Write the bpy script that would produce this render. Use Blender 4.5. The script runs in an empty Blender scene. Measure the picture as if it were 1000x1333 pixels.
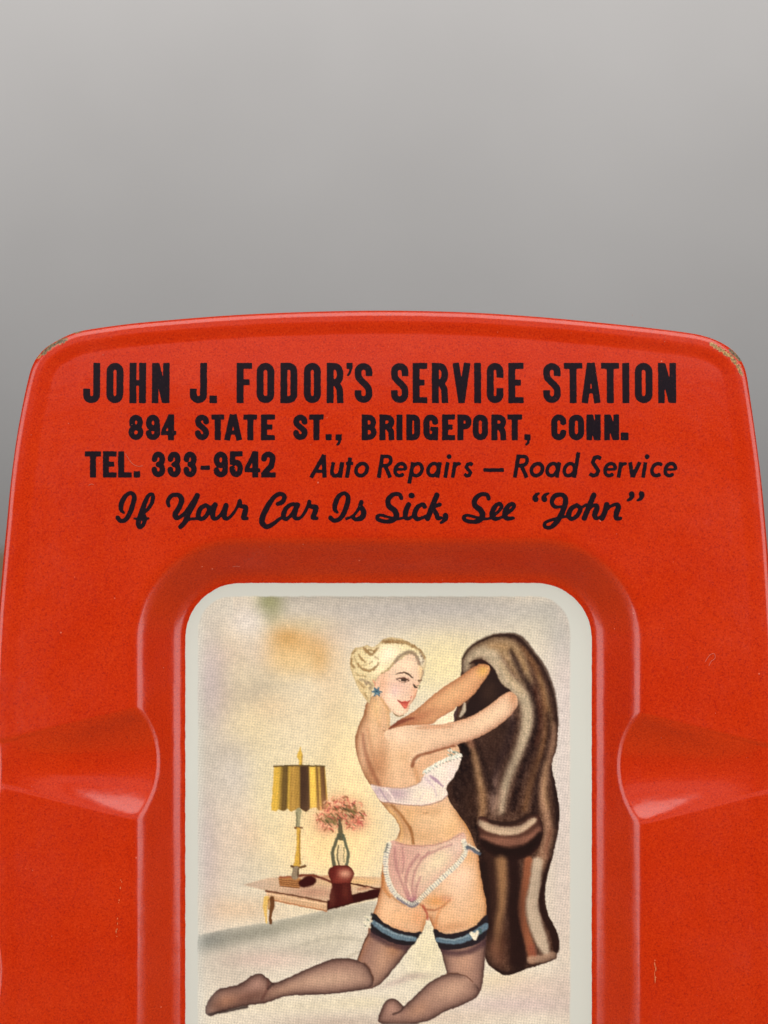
import bpy, math
import numpy as np
from mathutils import Matrix, Vector, Euler
R = math.radians
C = bpy.context.scene.collection
# ---------------------------------------------------------------- units: 1 photo pixel at the tray = S metres
S = 0.11 / 1000
LEAN = R(12)                      # the tray leans back by this much; the camera looks square at its face
CAMD = 2200 * S                   # camera to tray face
PYB = 1857.0                      # photo row of the tray's lower edge (below the frame)
TRAY_ROT = Euler((R(90) - LEAN, 0, 0))
# camera
cam = bpy.data.cameras.new('camera'); camo = bpy.data.objects.new('camera', cam); C.objects.link(camo)
MR = TRAY_ROT.to_matrix()
def tray_world(px, py, z=0.0): return MR @ Vector(((px-500)*S, (PYB-py)*S, z*S))
camo.location = tray_world(500, 666.5, 2200); camo.rotation_euler = TRAY_ROT
cam.sensor_fit = 'VERTICAL'; cam.sensor_height = 24; cam.lens = 24 * 2200 / 1333.0
cam.clip_start = 0.01; cam.clip_end = 50
cam.dof.use_dof = True; cam.dof.focus_distance = CAMD + 10*S; cam.dof.aperture_fstop = 11.0; cam.dof.aperture_blades = 0
bpy.context.scene.camera = camo
# world: plain grey room light
w = bpy.data.worlds.new('World'); bpy.context.scene.world = w; w.use_nodes = True
bg = w.node_tree.nodes['Background']; bg.inputs[0].default_value = (0.95, 0.97, 1.0, 1); bg.inputs[1].default_value = 0.04
vs = bpy.context.scene.view_settings; vs.view_transform = 'Standard'; vs.look = 'None'; vs.gamma = 1; vs.exposure = 0
# lamps: an overhead soft box and two side panels, as the reflections in the enamel show
def area(name, loc, target, sx, sy, power, col=(1, 1, 1)):
    l = bpy.data.lights.new(name, 'AREA'); l.shape = 'RECTANGLE'; l.size = sx; l.size_y = sy; l.energy = power; l.color = col
    o = bpy.data.objects.new(name, l); C.objects.link(o); o.location = loc
    d = Vector(target) - Vector(loc); o.rotation_euler = d.to_track_quat('-Z', 'Y').to_euler(); return o
T0 = tray_world(500, 900)
def off_axis(el, az, dist):
    v = MR @ Vector((math.sin(R(az))*math.cos(R(el)), math.sin(R(el)), math.cos(R(az))*math.cos(R(el)))); return T0 + v * dist
area('overhead_softbox', off_axis(56, 3, .56), T0, 0.72, 0.44, 3.0, (1, .98, .95))
area('left_panel', off_axis(2, -46, .62), T0, 0.40, 0.55, 1.7, (1, .99, .99))
area('right_panel', off_axis(2, 46, .62), T0, 0.40, 0.55, 1.7, (1, .99, .99))
area('top_glow_fill', off_axis(18, 5, 1.2), T0, 1.25, 0.26, 0.36, (1, .99, .98))  # weak fill added without a known source, for the glow on the upper face
wl = area('wall_lamp', (0, 0.10, 1.05), (0, 1.1, 0.49), 2.4, 0.3, 6.5, (1, .985, .97)); wl.data.spread = R(65)
# ---------------------------------------------------------------- node helpers
def mat(name):
    m = bpy.data.materials.new(name); m.use_nodes = True; nt = m.node_tree; b = nt.nodes['Principled BSDF']; return m, nt, b
def N(nt, t, **kw):
    n = nt.nodes.new(t)
    for k, v in kw.items():
        if k == 'inp':
            for i, x in v.items(): n.inputs[i].default_value = x
        else: setattr(n, k, v)
    return n
def math_(nt, op, a, b=None, c=None, clamp=False):
    n = nt.nodes.new('ShaderNodeMath'); n.operation = op; n.use_clamp = clamp
    for i, x in enumerate((a, b, c)):
        if x is None: continue
        if isinstance(x, (int, float)): n.inputs[i].default_value = x
        else: nt.links.new(x, n.inputs[i])
    return n.outputs[0]
def mixc(nt, fac, a, b):
    n = nt.nodes.new('ShaderNodeMix'); n.data_type = 'RGBA'
    for sock, x in ((n.inputs[0], fac), (n.inputs[6], a), (n.inputs[7], b)):
        if isinstance(x, (int, float)): sock.default_value = x
        elif isinstance(x, tuple): sock.default_value = (*x, 1)
        else: nt.links.new(x, sock)
    return n.outputs[2]
def pixcoord(nt):
    # object coordinates in photo pixels (tray frame)
    tc = N(nt, 'ShaderNodeTexCoord'); vm = N(nt, 'ShaderNodeVectorMath', operation='SCALE'); vm.inputs['Scale'].default_value = 1/S
    nt.links.new(tc.outputs['Object'], vm.inputs[0]); return vm.outputs[0]
def noise(nt, vec, scale, detail=2, rough=.5):
    n = N(nt, 'ShaderNodeTexNoise'); n.inputs['Scale'].default_value = scale; n.inputs['Detail'].default_value = detail; n.inputs['Roughness'].default_value = rough
    nt.links.new(vec, n.inputs['Vector']); return n.outputs['Fac']
PRINT_GAIN = 1.22
# ---------------------------------------------------------------- flat print of the centre panel
# painted procedurally into a numpy grid (photo-pixel units), one grid point per mesh vertex
PX0, PY0, PX1, PY1 = 232.0, 756.0, 780.0, 1350.0
PSTEP = 1.0
def srgb2lin(c):
    c = np.clip(np.asarray(c, float), 0, 1)
    return np.where(c <= 0.04045, c / 12.92, ((c + 0.055) / 1.055) ** 2.4)
def sst(a, b, x):
    t = np.clip((x - a) / (b - a), 0, 1); return t * t * (3 - 2 * t)
def crom(P, closed=False, n=8):
    P = np.asarray(P, float); N = len(P); out = []
    rng = range(N) if closed else range(N - 1)
    for i in rng:
        if closed: p0, p1, p2, p3 = P[(i-1) % N], P[i], P[(i+1) % N], P[(i+2) % N]
        else: p0, p1, p2, p3 = P[max(i-1, 0)], P[i], P[i+1], P[min(i+2, N-1)]
        for k in range(n):
            t = k / n
            out.append(0.5 * ((2*p1) + (-p0+p2)*t + (2*p0-5*p1+4*p2-p3)*t*t + (-p0+3*p1-3*p2+p3)*t**3))
    if not closed: out.append(P[-1])
    return np.array(out)
def seg_dist(X, Y, A, B):
    dx, dy = B[0]-A[0], B[1]-A[1]; L2 = dx*dx + dy*dy + 1e-12
    t = np.clip(((X-A[0])*dx + (Y-A[1])*dy) / L2, 0, 1)
    return np.hypot(X-(A[0]+t*dx), Y-(A[1]+t*dy)), t
def poly_sdf(X, Y, P):
    # signed distance, positive inside
    d = np.full(X.shape, 1e9); ins = np.zeros(X.shape, bool); N = len(P)
    for i in range(N):
        A, B = P[i], P[(i+1) % N]
        d = np.minimum(d, seg_dist(X, Y, A, B)[0])
        c = ((A[1] > Y) != (B[1] > Y))
        if c.any():
            den = (B[1]-A[1]) if abs(B[1]-A[1]) > 1e-12 else 1e-12
            ins ^= c & (X < (B[0]-A[0]) * (Y-A[1]) / den + A[0])
    return np.where(ins, d, -d)
def val_noise(X, Y, s, seed):
    r = np.random.RandomState(seed).rand(256, 256)
    u, v = X / s, Y / s; i, j = np.floor(u).astype(int), np.floor(v).astype(int)
    f, g = u - i, v - j; f = f*f*(3-2*f); g = g*g*(3-2*g)
    a, b, c, d = r[j % 256, i % 256], r[j % 256, (i+1) % 256], r[(j+1) % 256, i % 256], r[(j+1) % 256, (i+1) % 256]
    return (a*(1-f)+b*f)*(1-g) + (c*(1-f)+d*f)*g
class Canvas:
    def __init__(s):
        s.xs = np.arange(PX0, PX1 + .01, PSTEP); s.ys = np.arange(PY0, PY1 + .01, PSTEP)
        s.X, s.Y = np.meshgrid(s.xs, s.ys)
        wob = 1.1
        s.Xw = s.X + wob * (val_noise(s.X, s.Y, 3.1, 5) - .5); s.Yw = s.Y + wob * (val_noise(s.X, s.Y, 3.1, 6) - .5)
        s.C = np.zeros(s.X.shape + (3,)); s.grain = val_noise(s.X, s.Y, 1.7, 9) - .5
    def win(s, P, m):
        P = np.asarray(P); x0, y0 = P.min(0) - m; x1, y1 = P.max(0) + m
        i0, i1 = np.searchsorted(s.xs, x0), np.searchsorted(s.xs, x1)
        j0, j1 = np.searchsorted(s.ys, y0), np.searchsorted(s.ys, y1)
        return slice(j0, max(j1, j0)), slice(i0, max(i1, i0))
    def mix(s, w, a, col):
        a = np.clip(a, 0, 1)[..., None]
        s.C[w] = s.C[w] * (1 - a) + np.array(col) / 255. * a
    def blob(s, x, y, sx, sy, col, al, rot=0, clip=None):
        ca, sa = math.cos(rot), math.sin(rot)
        dx, dy = s.X - x, s.Y - y
        u, v = (dx*ca + dy*sa) / sx, (-dx*sa + dy*ca) / sy
        a = al * np.exp(-.5 * (u*u + v*v))
        if clip is not None: a = a * clip
        s.mix((slice(None), slice(None)), a, col)
    def shape(s, pts, smooth=True, n=6):
        P = crom(pts, True, n) if smooth else np.asarray(pts, float)
        full = np.full(s.X.shape, -99.); w = s.win(P, 10)
        full[w] = poly_sdf(s.Xw[w], s.Yw[w], P); return full
    def fill(s, sd, col, soft=1.2, al=1.):
        s.mix((slice(None), slice(None)), al * sst(-soft/2, soft/2, sd), col)
        return sst(-soft/2, soft/2, sd)
    def edge(s, sd, col, wid, al, dirn=None, base=0.25, clip=None):
        # airbrushed shade of the drawing towards a shape's outline
        a = al * np.exp(-np.clip(sd, 0, None) / wid) * sst(-.8, .8, sd)
        if dirn is not None:
            gy, gx = np.gradient(sd); L = np.hypot(gx, gy) + 1e-6
            k = -(gx*dirn[0] + gy*dirn[1]) / L / math.hypot(*dirn)
            a = a * (base + (1-base) * np.clip(k, 0, 1))
        if clip is not None: a = a * clip
        s.mix((slice(None), slice(None)), a, col)
    def line(s, pts, wid, col, soft=1.2, al=1., clip=None, n=6, grain=0.):
        pts = np.asarray(pts, float)
        wid = np.full(len(pts), wid) if np.isscalar(wid) else np.asarray(wid, float)
        Q = crom(np.column_stack([pts, wid]), False, n); m = Q[:, 2].max() + soft * 2 + 2
        w = s.win(Q[:, :2], m); X, Y = s.Xw[w], s.Yw[w]
        best = np.full(X.shape, 1e9)
        for i in range(len(Q) - 1):
            d, t = seg_dist(X, Y, Q[i], Q[i+1]); best = np.minimum(best, d - (Q[i, 2]*(1-t) + Q[i+1, 2]*t) / 2)
        a = al * (1 - sst(-soft/2, soft/2, best + grain * s.grain[w] * 4))
        if clip is not None: a = a * clip[w]
        s.mix(w, a, col)
def paint_print():
    c = Canvas(); X, Y = c.X, c.Y
    c.C[:] = np.array([208, 199, 178]) / 255.
    B = c.blob
    # washed background of the picture
    for a in [(300,800,40,20,(186,178,165),.6),(280,830,18,30,(180,172,152),.5),(300,840,14,18,(204,184,152),.5),(330,815,25,20,(208,198,184),.6),
              (262,900,14,40,(172,152,146),.55),(285,862,18,14,(190,168,156),.5),(335,858,30,16,(184,166,160),.5),(300,905,35,14,(168,156,140),.5,-.5),
              (280,930,16,30,(176,162,152),.5),(345,900,26,16,(182,172,145),.5),(325,955,30,38,(206,184,130),.55),(350,925,18,12,(200,160,120),.35),
              (400,930,60,30,(208,186,146),.5),(270,1000,14,40,(184,176,160),.5),(300,1030,26,34,(178,170,158),.5),(258,960,9,60,(158,152,140),.4),
              (328,1098,13,16,(212,160,128),.55),(300,1120,22,30,(196,176,160),.5),(330,1140,24,30,(178,172,158),.5),(270,1150,16,60,(182,160,150),.55),
              (345,1050,22,50,(204,194,156),.6),(440,1090,62,75,(226,200,138),.85),(400,1030,40,40,(214,196,148),.5),(450,990,28,55,(212,196,146),.6),
              (305,1195,40,12,(205,165,125),.5),(430,960,12,80,(205,180,140),.4),(435,870,14,40,(205,170,140),.4),(440,830,40,14,(186,170,160),.5),
              (570,870,38,34,(214,198,142),.7),(600,835,44,18,(204,190,150),.5),(520,812,90,12,(178,168,160),.55),(650,812,50,10,(186,174,160),.5),
              (700,815,30,16,(190,184,162),.5),(742,870,22,60,(190,178,170),.55),(738,960,14,80,(192,182,172),.6),(740,1080,16,90,(196,182,170),.6),
              (740,1200,20,60,(190,172,162),.5),(735,828,16,34,(148,152,146),.6,-.35),(715,795,20,8,(160,164,156),.5),(620,800,80,12,(180,176,166),.5)]:
        B(*a)
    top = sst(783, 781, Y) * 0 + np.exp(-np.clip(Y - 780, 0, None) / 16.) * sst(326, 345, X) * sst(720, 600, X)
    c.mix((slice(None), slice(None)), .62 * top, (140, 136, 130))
    for a in [(347,786,12,10,(118,124,66),.6),(352,800,11,15,(132,134,82),.5),(372,832,17,12,(188,130,56),.75),(396,846,22,18,(200,146,74),.65),(414,862,10,16,(192,138,70),.6),
              (364,852,18,18,(208,160,84),.5),(385,868,28,14,(212,178,116),.6),(395,815,26,8,(200,184,140),.5)]: B(*a)
    c.C = c.C*.9 + np.array([192,188,178])/255.*.1
    for q_ in [(455,1040,22,70,(236,214,156),.6),(420,1110,44,30,(236,206,140),.55),(345,1060,16,30,(212,200,160),.5),(590,868,26,20,(222,208,156),.6),(440,900,12,40,(206,188,150),.4),(310,1080,20,30,(206,182,164),.3),(262,1090,12,60,(170,154,146),.45),(275,905,20,26,(166,150,142),.4),(310,870,14,20,(196,180,146),.4),(330,905,18,10,(160,148,134),.35,-.6),(290,985,20,12,(164,154,142),.4,-.4),(690,800,40,12,(176,174,162),.4),(600,790,60,7,(158,154,146),.4),(480,800,60,10,(170,164,156),.35),(745,905,9,34,(200,186,182),.4),(268,890,12,44,(178,164,170),.5),(300,1015,18,26,(186,180,178),.4),(262,1120,10,50,(182,168,172),.45),(738,1000,12,120,(196,188,188),.55),(560,795,110,8,(168,164,164),.45),(318,812,16,12,(208,202,196),.6)]: B(*q_)
    # bed
    bed = c.shape([(240,1236),(253,1229),(300,1219),(345,1212),(390,1203),(430,1194),(480,1184),(520,1180),(560,1180),(620,1228),(720,1264),(790,1272),(790,1370),(240,1370)], smooth=False)
    bm = c.fill(bed, (208,200,182), 3)
    for a in [(262,1238,34,11,(104,108,104),.85,-.2),(330,1226,40,9,(128,128,116),.75,-.2),(400,1209,45,8,(146,144,126),.7,-.2),(460,1198,40,10,(160,154,134),.55,-.2),(300,1262,50,14,(166,158,146),.6,-.15),
              (430,1232,34,12,(178,170,148),.5),(400,1250,40,9,(158,152,136),.45),(345,1262,40,9,(204,176,164),.6),(300,1290,30,12,(184,172,158),.5),(400,1322,70,9,(206,196,170),.7),
              (560,1245,24,40,(214,204,166),.8),(545,1283,16,3,(168,150,136),.5),(520,1290,18,3,(170,146,138),.5,-.3),(470,1318,30,6,(208,198,168),.7),(655,1290,30,10,(214,200,162),.8),(700,1300,50,14,(200,178,166),.7),
              (680,1322,70,9,(190,168,166),.65),(740,1300,14,40,(180,166,156),.5),(590,1338,50,8,(196,176,158),.6),(440,1345,60,8,(170,150,138),.6)]: B(*a, clip=bm)
    L = c.line
    L([(445,1262),(470,1250),(500,1246)], 3, (150,138,120), 4, .3, bm); L([(390,1242),(430,1232),(470,1236)], 4, (150,144,126), 6, .3, bm)
    # small table
    top = c.shape([(314,1162),(345,1153),(400,1149),(500,1152),(500,1166),(425,1185),(345,1170)], smooth=False)
    tm = c.fill(top, (196,160,128), 2.5, .75)
    B(330,1162,14,5,(178,156,136),.8, clip=tm); B(460,1158,30,4,(214,172,112),.8, clip=tm); B(405,1172,26,6,(176,128,104),.8, clip=tm); B(430,1150,30,3,(180,120,84),.7,clip=tm)
    ap = c.shape([(343,1169),(426,1184),(425,1197),(400,1193),(346,1181)], smooth=False); c.fill(ap, (200,160,120), 1.5)
    L([(343,1170),(385,1177),(425,1185)], 2.4, (104,64,44), 1.4, .9); L([(344,1173.5),(385,1181),(424,1188.5)], 1.8, (226,190,150), 1.5, .8); L([(346,1181),(385,1189),(424,1197)], 1.8, (170,104,60), 1.5, .8)
    side = c.shape([(425,1183),(445,1178),(496,1166),(497,1178),(470,1184),(440,1192),(424,1196)], smooth=False); c.fill(side, (62,22,18), 2)
    L([(455,1160),(475,1164),(498,1168)], 2.4, (84,44,30), 1.6); L([(408,1150),(420,1154),(432,1159)], 3, (112,58,44), 1.6)
    L([(466,1168),(480,1166)], 4, (176,120,90), 3, .7)
    L([(344,1180),(342,1190),(343,1203),(344,1212)], [7,6,3,2.5], (214,172,80), 2, .9); L([(351,1180),(351.5,1190),(349,1202),(349.5,1213)], [6,6,4,4], (104,62,30), 1.8, .95); L([(347,1182),(347,1194)], 2.5, (170,118,60), 1.5, .9)
    base = c.shape([(360,1153),(385,1151),(390,1154),(388,1167),(361,1163)], smooth=False); c.fill(base, (172,116,66), 1.6)
    for k in range(4): L([(361,1155+k*2.8),(387,1157.5+k*2.8)], 1.1, (112,66,36), 1, .8)
    L([(362,1152),(386,1151)], 2.4, (150,84,54), 1.6)
    L([(392,1160),(400,1157),(405,1156)], [11,14,10], (66,24,20), 3); L([(385,1150),(400,1149),(410,1150)], 3, (120,60,42), 2)
    # lamp
    L([(389,979),(388.5,984),(388,990),(388.5,996),(389,1003)], [1.2,3,7,4,4.5], (206,164,56), 1.8, .95); L([(391,990),(391,1002)], 1.6, (150,110,50), 1.4, .7)
    sh = c.shape([(354,1004),(388,1003),(421.5,1004),(426,1061),(414,1063),(410,1059),(402,1060),(396,1065),(388,1060),(382,1062),(377,1065),(372,1061),(366,1064),(360,1062),(356,1064),(350,1063)], smooth=False)
    sm = c.fill(sh, (206,164,58), 1.8)
    def stripe(xa, xb, col, al=1.):
        c.mix((slice(None), slice(None)), al * .92 * sm * sst(-2., 2., (X - (xa + (xa-388)*(Y-1004)*.0018))) * sst(-2., 2., ((xb + (xb-388)*(Y-1004)*.0018) - X)), col)
    stripe(364,373,(92,70,38)); stripe(362,366,(150,118,50),.8); stripe(368,370,(120,94,50),.6); stripe(375,388,(164,124,54)); stripe(379,381,(196,152,68),.7); stripe(388,400,(64,44,38)); stripe(396,400.5,(88,64,44),.7)
    stripe(401,408,(232,190,74)); stripe(409,413,(120,86,44)); stripe(414,421,(96,64,44)); stripe(412.4,414,(214,170,74)); stripe(416,417.2,(150,108,60),.7)
    L([(354,1004.5),(388,1003.5),(421,1004.5)], 2.4, (92,74,46), 1.5, .85)
    L([(386.5,1064),(386,1075),(386,1085)], [8,5.5,5.5], (138,136,104), 1.8, .9); L([(384,1066),(384,1084)], 1.6, (92,92,66), 1.4, .8)
    L([(382,1086),(391,1086)], 2.6, (110,70,40), 1.6); L([(386,1088),(386,1110),(385,1128),(384,1136)], [5,5,7,9], (204,158,58), 1.6); L([(388.4,1090),(388,1112),(388.6,1134)], [1.6,1.6,2.4], (142,98,34), 1.5, .8)
    L([(377,1137),(386,1139),(395,1137)], 3, (104,70,40), 1.6); L([(383,1141),(382,1150)], [8,10], (140,122,98), 2); L([(386,1141),(386,1150)], 2.4, (96,74,52), 1.6, .8)
    # flowers and vase
    rs = np.random.RandomState(3)
    B(441,1070,26,17,(206,150,104),.55)
    for q_ in [(423,1082,9,8,(196,112,92),.75),(442,1055,11,8,(206,128,96),.7),(463,1078,10,8,(190,100,84),.75),(430,1066,8,7,(210,140,104),.6),(458,1060,9,7,(204,136,100),.6),(432,1076,6,4,(110,104,62),.6),(454,1066,5,5,(110,104,62),.6)]: B(*q_)
    for k in range(150):
        r = rs.rand() ** .6; a = rs.rand() * 6.283; x, y = 442 + 35*r*math.cos(a), 1069 + 24*r*math.sin(a)
        if y > 1085 and abs(x-442) < 9: continue
        col = [(200,104,84),(214,136,104),(184,84,74),(226,176,136),(150,96,62)][rs.randint(5)]
        u = rs.rand() * 3; L([(x-3*math.cos(u), y-2.5*math.sin(u)), (x+1*math.sin(u), y-1), (x+3*math.cos(u), y+2.5*math.sin(u))], 1.2 + 1.8*rs.rand(), col, 1.4, .75, n=3)
    for (x, y, n_) in [(430,1075,26),(456,1064,26),(444,1060,8)]:
        for k in range(n_):
            dx, dy = rs.randn(2) * (5.5, 5); L([(x+dx-1.5, y+dy-1), (x+dx+1.5, y+dy+1.5)], 1.6, [(96,92,52),(120,110,64),(84,72,48)][rs.randint(3)], 1.4, .7, n=2)
    L([(441,1076),(442,1088),(443,1100)], [3,6,7], (86,80,58), 2, .9)
    L([(440,1096),(435,1108),(431.5,1120),(434,1136)], [5,4,4.5,5], (88,88,68), 2, .95); L([(446,1096),(449,1108),(452.5,1122),(450,1137)], [4,3.4,4,4.5], (92,96,76), 2, .95)
    L([(443,1108),(442,1122),(443,1134)], [3,7,6], (206,184,140), 2, .8); L([(439,1110),(438,1124),(440,1136)], 2, (70,66,50), 1.6, .8); L([(447,1112),(446.5,1132)], 1.4, (120,110,84), 1.4, .8)
    vb = c.shape([(426,1145),(431,1138),(442,1136),(454,1138),(460,1147),(456,1158),(452,1164),(434,1164),(429,1156)]); vm = c.fill(vb, (128,52,42), 2)
    B(449,1147,7,4.5,(212,152,122),.9, clip=vm); B(433,1146,4,6,(92,28,26),.6, clip=vm); c.edge(vb, (70,22,20), 3, .7)
    vc = c.shape([(432,1160),(455,1160),(457,1172),(459,1185),(426,1193),(428,1176)], smooth=False); vcm = c.fill(vc, (78,28,26), 2.5); B(449,1170,4,10,(112,52,40),.6,clip=vcm); B(431,1178,3,10,(122,70,54),.5,clip=vcm)
    # coat
    def Lc(p, w, col, soft=3, al=1., clip=None): c.line(p, np.array(w)*(1.12 if not np.isscalar(w) else 1.12), col, soft*1.35, al, clip)
    coatP = [(603,877),(604,862),(612,850),(622,841),(640,832),(660,829),(678,832),(692,846),(710,870),(722,896),(728,920),(731,948),(729,980),(724,996),(723,1008),(729,1036),(733,1064),(731,1092),(725,1120),(722,1133),(716,1153),(714,1179),(718,1201),(728,1221),(733,1239),(730,1253),(727,1261),(708,1268),(688,1274),(664,1282),(648,1275),(636,1263),(632,1233),(628,1173),(620,1133),(612,1110),(600,1074),(586,1060),(576,1036),(586,1000),(588,960),(592,930),(598,905)]
    coat = c.shape(coatP); cm = c.fill(coat, (84,58,46), 2.2)
    B(640,1000,22,60,(72,50,42),.6, clip=cm); B(610,1010,14,40,(44,30,28),.8, clip=cm)
    dk = (42,28,26)
    Lc([(612,985),(604,1030),(612,1060),(628,1100),(632,1140)], [16,26,18,12,14], dk, 8, .8, cm)
    B(613,1050,7,22,(112,74,50),.5,clip=cm)
    Lc([(608,872),(612,858),(628,846),(650,842),(668,850),(680,872),(690,892)], [10,14,18,22,24,20,12], (166,136,98), 6, .95, cm)
    Lc([(607,874),(613,861),(626,853),(640,856),(652,872),(661,888),(676,902),(687,915),(691,935),(689,955),(683,975),(674,996),(665,1018),(659,1040),(656,1064)], [9,11,13,17,17,17,16,15,15,14,12,11,10,9,6], (186,168,138), 6, .9, cm)
    Lc([(640,846),(660,845),(676,856),(688,876)], [3,5,6,4], (176,138,92), 4, .8, cm); Lc([(655,866),(668,888),(684,906)], [5,6,4], (182,156,116), 5, .6, cm)
    Lc([(668,930),(669,950),(664,970),(656,990),(650,1010),(646,1030),(644,1060)], [4,6,7,8,7,7,6], (146,116,104), 6, .8, cm)
    Lc([(655,1040),(650,1056),(648,1068)], [9,10,8], (160,128,106), 6, .6, cm)
    Lc([(668,850),(676,866),(684,884),(697,905),(704,930),(703,955),(695,980),(686,1005),(678,1030),(671,1060)], [4,7,6,7,9,10,10,9,8,8], (48,32,30), 5, .95, cm)
    Lc([(684,846),(698,866),(708,890),(713,915),(716,945),(712,975),(703,1000),(694,1030),(687,1062)], [5,6,5,6,7,7,6,5,5], (150,104,64), 4.5, .85, cm)
    Lc([(706,884),(714,904),(720,930),(723,955)], [3,3,3,3], (180,146,96), 3, .6, cm); Lc([(700,900),(706,925),(708,950),(702,976)], [2,2.5,3,3], (120,66,44), 3, .7, cm)
    Lc([(718,935),(719,960),(714,990),(706,1020),(701,1055),(700,1075)], [4,5,6,8,8,6], (46,30,28), 4, .9, cm)
    Lc([(727,950),(726,970),(720,995),(713,1020),(711,1045),(716,1070),(719,1095),(714,1115),(708,1135)], [6,8,9,9,9,9,10,12,12], (170,128,98), 5, .9, cm)
    Lc([(716,1000),(713,1030),(717,1060)], 4, (186,146,100), 4, .6, cm)
    Lc([(723,1006),(728,1036),(731,1062),(729,1085)], [3,6,7,3], (44,28,26), 4, .95, cm); Lc([(721,1090),(716,1115),(720,1130)], 3, (112,56,40), 4, .6, cm)
    L([(604,862),(612,849),(624,840),(642,832),(662,830),(680,834),(694,849),(712,874),(723,900),(728,925),(731,950)], [2,3,3.5,4.5,6,8,7,7,6,5,3], (66,46,38), 3.4, .8)
    Lc([(613,972),(619,986),(623,1002),(626,1020),(630,1040),(631,1062),(628,1078)], [7,8,8,8,9,8,5], (172,128,86), 6, .85, cm)
    Lc([(621,990),(625,1010),(629,1030)], 3.4, (204,160,112), 4, .6, cm); Lc([(612,970),(618,976)], 8, (150,98,76), 5, .7, cm)
    Lc([(622,972),(632,1000),(640,1024),(646,1040)], [4,6,7,4], (44,30,28), 5, .9, cm); B(648,975,12,20,(98,68,50),.55, clip=cm); Lc([(672,945),(664,975),(652,1000),(645,1020)], [8,8,7,3], (50,34,34), 5, .8, cm)
    Lc([(606,976),(610,986)], [7,10], (34,24,24), 4, .95, cm)
    cw = cm.copy(); k_ = np.exp(-np.arange(-7, 8)**2/(2*2.1**2)); k_ /= k_.sum()
    Bl = c.C.copy()
    for ax in (0, 1): Bl = sum(np.roll(Bl, s_-7, ax)*k_[s_] for s_ in range(15))
    inn = sst(2, 7, coat)[..., None]; c.C = c.C*(1-inn) + Bl*inn
    fur = val_noise(X, Y, 1.5, 41)*.6 + val_noise(X, Y*.45, 2.6, 42)*.4 - .5; c.C += (cm*fur*.22)[..., None]*np.array([1,.86,.72]); c.C = np.clip(c.C, .09, 1)
    # sleeve mouth
    sl = c.shape([(618,866),(628,863),(640,868),(648,878),(655,893),(668,904),(664,912),(640,926),(616,938),(606,936),(614,916),(624,898),(632,880)]); c.fill(sl, (48,34,32), 3)
    L([(614,868),(624,864),(634,866),(643,876)], [2.5,4,4,3], (58,36,30), 2, .9); B(640,905,8,12,(76,54,42),.5)
    # rolled cuff
    cf = c.shape([(625,1074),(634,1072),(646,1080),(662,1083),(680,1081),(694,1071),(706,1070),(711,1086),(709,1104),(698,1120),(680,1128),(662,1129),(644,1124),(630,1112),(626,1095)])
    cfm = c.fill(cf, (92,58,46), 2.5)
    c.line([(626,1079),(640,1086),(660,1090),(680,1088),(699,1076)], [8,11,12,11,8], (204,176,144), 5, .95, cfm); c.edge(cf, (60,36,32), 7, .75, (1,1), 0.); L([(630,1099),(648,1103),(668,1105),(690,1101),(706,1088)], [7,9,10,9,6], (146,96,76), 6, .8, cfm)
    L([(629,1106),(648,1117),(670,1121),(692,1114),(708,1098)], [11,15,16,15,11], (40,26,24), 7, 1., cfm); c.edge(cf, (50,30,28), 3, .8)
    L([(640,1077),(655,1080),(675,1079),(694,1068)], [4,5,5,4], (52,34,30), 3, .85)
    # hanging sleeve
    Lc([(640,1133),(646,1170),(644,1205),(640,1240)], [22,20,16,10], (58,36,30), 8, .8, cm); Lc([(656,1132),(657,1160),(656,1190),(652,1215),(652,1245)], [14,12,9,9,10], (158,114,74), 9, .85, cm)
    Lc([(632,1135),(636,1170),(637,1205),(640,1235)], [9,9,8,8], dk, 5, .9, cm); Lc([(672,1130),(673,1160),(672,1195),(676,1230),(678,1262)], [13,12,13,18,22], (46,28,26), 7, .95, cm)
    B(648,1250,7,14,(148,98,72),.75,-.4, clip=cm); B(658,1240,7,16,(70,40,32),.6, clip=cm)
    Lc([(692,1130),(688,1160),(683,1190),(686,1215),(693,1240),(697,1262)], [10,9,9,9,10,9], (152,88,58), 4, .95, cm); Lc([(696,1245),(700,1258)], 8, (150,80,60), 5, .7, cm)
    Lc([(704,1132),(701,1160),(697,1190),(702,1215),(710,1238),(716,1252)], [12,13,15,16,14,8], (196,176,150), 5, .9, cm); Lc([(695,1262),(712,1260),(727,1255)], 9, (196,158,128), 4, .8, cm)
    L([(721,1128),(713,1156),(709,1182),(714,1204),(725,1226),(729,1248)], [3,5,6,8,9,8], (50,30,26), 3, .95)
    Lc([(648,1276),(664,1280),(684,1274)], 5, dk, 3, .8, cm); L([(697,1270),(706,1268)], 2, (80,44,34), 1.6, .8)
    c.edge(coat, (44,28,26), 8, .45); c.edge(coat, (46,30,27), 2.5, .5)
    for q_ in [(648,985,16,24,(48,32,30),.6),(610,1040,9,30,(46,32,30),.5),(700,1000,4,40,(52,34,30),.5,.2),(640,1180,6,40,(52,34,30),.5),(676,1200,7,50,(44,28,26),.6),(660,950,8,14,(44,30,28),.6)]: B(*q_, clip=cm)
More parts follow.
